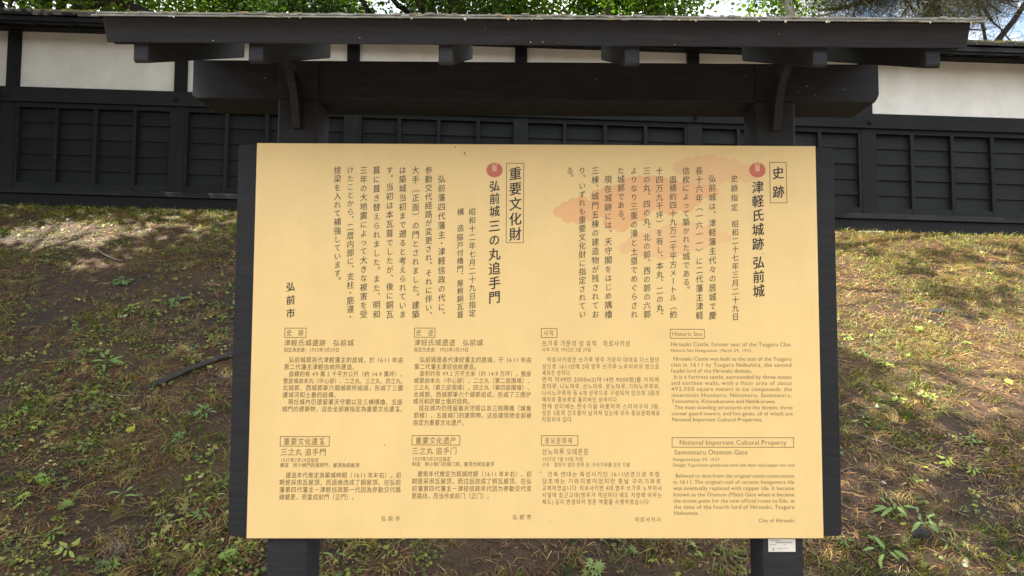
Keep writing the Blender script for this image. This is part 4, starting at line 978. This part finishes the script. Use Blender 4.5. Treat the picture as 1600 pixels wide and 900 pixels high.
# --- low leafy plants: stem with leaf parts
shared = {}
def leafpart(kind, col):
    key = (kind, col)
    if key not in shared:
        if kind == 'oval': shared[key] = leaf_mesh([(p[0]*.5+.5, p[1]*.42, p[2]-.10*(p[0]+1)**2*.5) for p in ep], ef, 'leaf', col)
        elif kind == 'long': shared[key] = leaf_mesh([(p[0]*.5+.5, p[1]*.26, .18*(1-p[0]**2)*.6-.1*(p[0]+1)*.5) for p in ep], ef, 'leaf', col)
        else: shared[key] = leaf_mesh(MP, MF, 'leaf', col)
    return shared[key]
def plant(x, y, kind, nl, s, col, label, seed, group=None):
    q = random.Random(seed); b_ = gnd(x, y, 0); e = tag(empty('weed_plant', b_), label, 'plant', group)
    st = MB()
    for k in range(nl):
        a = 2*math.pi*k/nl+q.uniform(-.4, .4); rr = s*q.uniform(.1, .7); hh = q.uniform(.012, .04)*(s/.04)**.5
        p = Vector((rr*math.cos(a), rr*math.sin(a), 0)); N = Vector(gnorm(np.array([x+p.x]), np.array([y+p.y]))[0])
        p.z = float(gz(x+p.x, y+p.y))-b_.z+hh
        st.tube([b_, b_+Vector((p.x*.5, p.y*.5, p.z*.7+.006)), b_+p], [.0016, .0013, .0009], 4)
        o = bpy.data.objects.new('leaf', leafpart(kind, col)); COL.objects.link(o); o.parent = e; o.location = p
        NN = (N*.7+Vector((q.gauss(0, .25), -.35+q.gauss(0, .2), .5))).normalized(); o.rotation_mode = 'QUATERNION'
        o.rotation_quaternion = NN.to_track_quat('Z', 'Y') @ Matrix.Rotation(a+math.pi*0+q.uniform(-.4, .4), 3, 'Z').to_quaternion()
        sc = s*q.uniform(.75, 1.2); o.scale = (sc, sc, sc)
    st.obj('stem', M['stemgreen'], e)
    return e
M['stemgreen'] = mat_plain('green_stem', (.10, .13, .04), .6)
plant(1.93, 2.03, 'long', 9, .075, (.15, .24, .05), 'long-leaved green plant right of the notice board, lower right', 1)
plant(2.02, 1.90, 'long', 8, .065, (.13, .21, .05), 'smaller long-leaved plant just downhill of the bigger one at lower right', 2)
plant(1.73, 1.74, 'long', 9, .070, (.17, .27, .06), 'bright green long-leaved clump beside the right post at the bottom', 3)
plant(2.58, 3.43, 'oval', 10, .045, (.33, .36, .05), 'yellow-green low plant right of the notice board, halfway up the bank', 4)
plant(1.80, 2.45, 'oval', 5, .050, (.10, .19, .07), 'blue-green broad-leaved plant close to the right edge of the backing board', 5)
plant(2.63, 3.0, 'oval', 7, .035, (.33, .37, .06), 'sunlit lime plant under the cream leaf on the right', 6)
plant(-2.41, 1.96, 'palm', 5, .040, (.16, .25, .05), 'maple seedling with bright leaves at the lower left', 7)
plant(-2.65, 2.12, 'palm', 9, .038, (.18, .28, .04), 'broad clump of bright maple seedlings near the left edge', 8)
plant(-2.18, 2.05, 'long', 6, .055, (.17, .25, .06), 'light green long-leaved weed below the bare soil on the left', 9)
plant(-1.90, 1.93, 'oval', 7, .042, (.22, .27, .08), 'yellowish broad-leaved weed on a straw heap, lower left', 10)
plant(-1.46, 1.68, 'palm', 8, .038, (.22, .32, .06), 'maple seedling between the bottom edge and the left post', 11)
plant(-1.22, 1.72, 'palm', 8, .042, (.20, .31, .07), 'large pale maple seedling right beside the left post', 12)
plant(-1.66, 1.76, 'oval', 5, .040, (.25, .34, .05), 'bright round-leaved weed left of the left post', 13)
plant(-1.72, 1.95, 'oval', 6, .042, (.11, .20, .05), 'dark green round-leaved weed under the lower left corner of the backing', 14)
plant(-2.1, 2.5, 'palm', 6, .045, (.12, .20, .06), 'grey-green maple seedlings on the soil below the bright yellow round leaf', 15)
plant(-2.05, 2.75, 'long', 9, .060, (.11, .20, .06), 'spiky green weed right of the bright yellow round leaf', 16)
plant(-2.6, 2.4, 'oval', 7, .038, (.14, .21, .05), 'small oval-leaved weed below the bright yellow round leaf', 17)
plant(-3.0, 3.3, 'long', 10, .085, (.14, .24, .05), 'upright green grassy weed on the left bank above the middle', 18)
plant(-3.6, 4.6, 'oval', 12, .06, (.10, .19, .05), 'bushy green weed high on the left bank', 19)
plant(-2.95, 4.2, 'oval', 12, .055, (.11, .20, .06), 'second bushy green weed high on the left bank, nearer the board', 20)
plant(-.95, 1.66, 'long', 6, .045, (.16, .22, .06), 'thin weed just right of the left post at the bottom', 21)
plant(.3, 1.6, 'palm', 6, .045, (.20, .27, .07), 'maple seedling under the middle of the panel at the bottom edge', 22)
used_labels = set()
for i in range(46):
    for _ in range(400):
        side = random.random() < .62; yy = random.uniform(1.55, 4.2)
        lim = (yy+1.958)*(.70 if side else .66); ins = (yy+1.958)*.40
        xx = random.uniform(-lim, -ins-.03) if side else random.uniform(ins+.02, lim*.9)
        kd = random.choice(['oval', 'oval', 'palm', 'long']); cc, cname = random.choice([((.15, .24, .04), 'mid green'), ((.22, .30, .04), 'bright green'), ((.11, .19, .04), 'dark green'), ((.28, .34, .06), 'yellow-green')]); nlv = random.randint(4, 8)
        lb_ = ('small ' if nlv < 6 else 'full ')+cname+{'oval': ' round-leaved', 'palm': ' maple-leaved', 'long': ' long-leaved'}[kd]+' weed '+('low on the ' if yy < 2.1 else 'partway up the ' if yy < 3.1 else 'high on the ')+('left' if xx < 0 else 'right')+' bank'+(' near the picture edge' if abs(xx) > (yy+1.958)*.56 else ' close to the board' if abs(xx) < (yy+1.958)*.47 else '')
        if lb_ not in used_labels and (g_dens(np.array([xx]), np.array([yy]))[0] < .75 or i % 3 == 0): break
    if lb_ in used_labels: continue
    used_labels.add(lb_)
    plant(xx, yy, kd, nlv, random.uniform(.028, .046), cc, lb_, 100+i, 'small weeds dotted over the bank')
# black pipe half buried by the backing board
pp = [gnd(-2.62, 2.98, .0), gnd(-2.50, 3.08, .030), gnd(-2.40, 3.24, .035), gnd(-2.26, 3.42, .030), gnd(-2.12, 3.60, .028), gnd(-1.98, 3.74, -.01)]
m_ = MB(); pp = [p_-Vector((0, 0, .008)) for p_ in pp]; m_.tube([pp[0].lerp(pp[1], .3)]+pp[1:], [.021, .023, .022, .021, .022, .02], 12)
e = m_.obj('pipe', M['pipe'], None, 0, True); tag(e, 'black plastic pipe half buried in grass left of the notice board', 'pipe')
import bmesh
def rock(name, x, y, s, mat, label, cat, seed, h=0):
    bm = bmesh.new(); bmesh.ops.create_icosphere(bm, subdivisions=3, radius=1); q = random.Random(seed)
    off = [Vector((q.gauss(0, 1), q.gauss(0, 1), q.gauss(0, 1))).normalized() for _ in range(9)]
    for v in bm.verts:
        k = 1.0
        for o_ in off: k -= .16*max(0, v.co.normalized().dot(o_)-.55)
        v.co = Vector((v.co.x*s[0], v.co.y*s[1], v.co.z*s[2]))*k
    me = bpy.data.meshes.new(name); bm.to_mesh(me); bm.free(); o = link(name, me, mat); o.location = gnd(x, y, h); return tag(o, label, cat)
rock('stone', 3.48, 4.35, (.09, .05, .035), M['rock'], 'dark stone lying in the sunlit grass right of the notice board', 'stone', 1)
rock('stone', 1.98, 1.86, (.06, .04, .035), M['rock'], 'small dark stone under the leafy plants at the lower right', 'stone', 2)
rock('stone', 1.35, 1.95, (.03, .02, .018), M['rock'], 'little dark stone close to the right post', 'stone', 3)
# pale dry root crown at the lower left
V = []; F = []; C = []; q = random.Random(5)
for k in range(420):
    a = q.uniform(0, 6.28); rr = abs(q.gauss(0, .075)); x = -2.0+rr*math.cos(a)*.8; y = 1.69+rr*math.sin(a)*1.3; p = gnd(x, y, q.uniform(.004, .035))
    a2 = q.uniform(0, 6.28); L = q.uniform(.012, .045); c = q.uniform(.6, 1.25)
    strip3(V, F, C, p, (math.cos(a2)*L, math.sin(a2)*L, q.uniform(-.2, .6)*L), q.uniform(.0015, .004), (.36*c, .27*c, .22*c), Vector((0, 0, 1)), .004)
o = link('dry_root_clump', np_mesh('dry_root_clump', V, F, C, M['litter'])); tag(o, 'pale dry tangle of roots on the soil at the lower left', 'roots', kind='stuff')
# fallen sticks
for (x0, y0, x1, y1, rr, lab) in ((2.0, 2.62, 2.4, 2.22, .003, 'long thin stick lying down the slope on the right'), (-3.0, 2.95, -2.35, 2.9, .004, 'thin pale stick left of the black pipe'),
                              (-4.3, 5.35, -3.85, 5.0, .010, 'bleached branch piece high on the left bank'), (1.62, 3.75, 2.5, 3.25, .003, 'fine pale stalk crossing the grass beside the right edge of the board')):
    pts = [gnd(x0+(x1-x0)*f+random.gauss(0, .008), y0+(y1-y0)*f+random.gauss(0, .008), .015) for f in (0, .25, .5, .75, 1)]
    m_ = MB(); m_.tube(pts, [rr, rr*.9, rr*.8, rr*.6, rr*.35], 6)
    tag(m_.obj('stick', M['barkgrey'], None, 0, True), lab, 'stick')
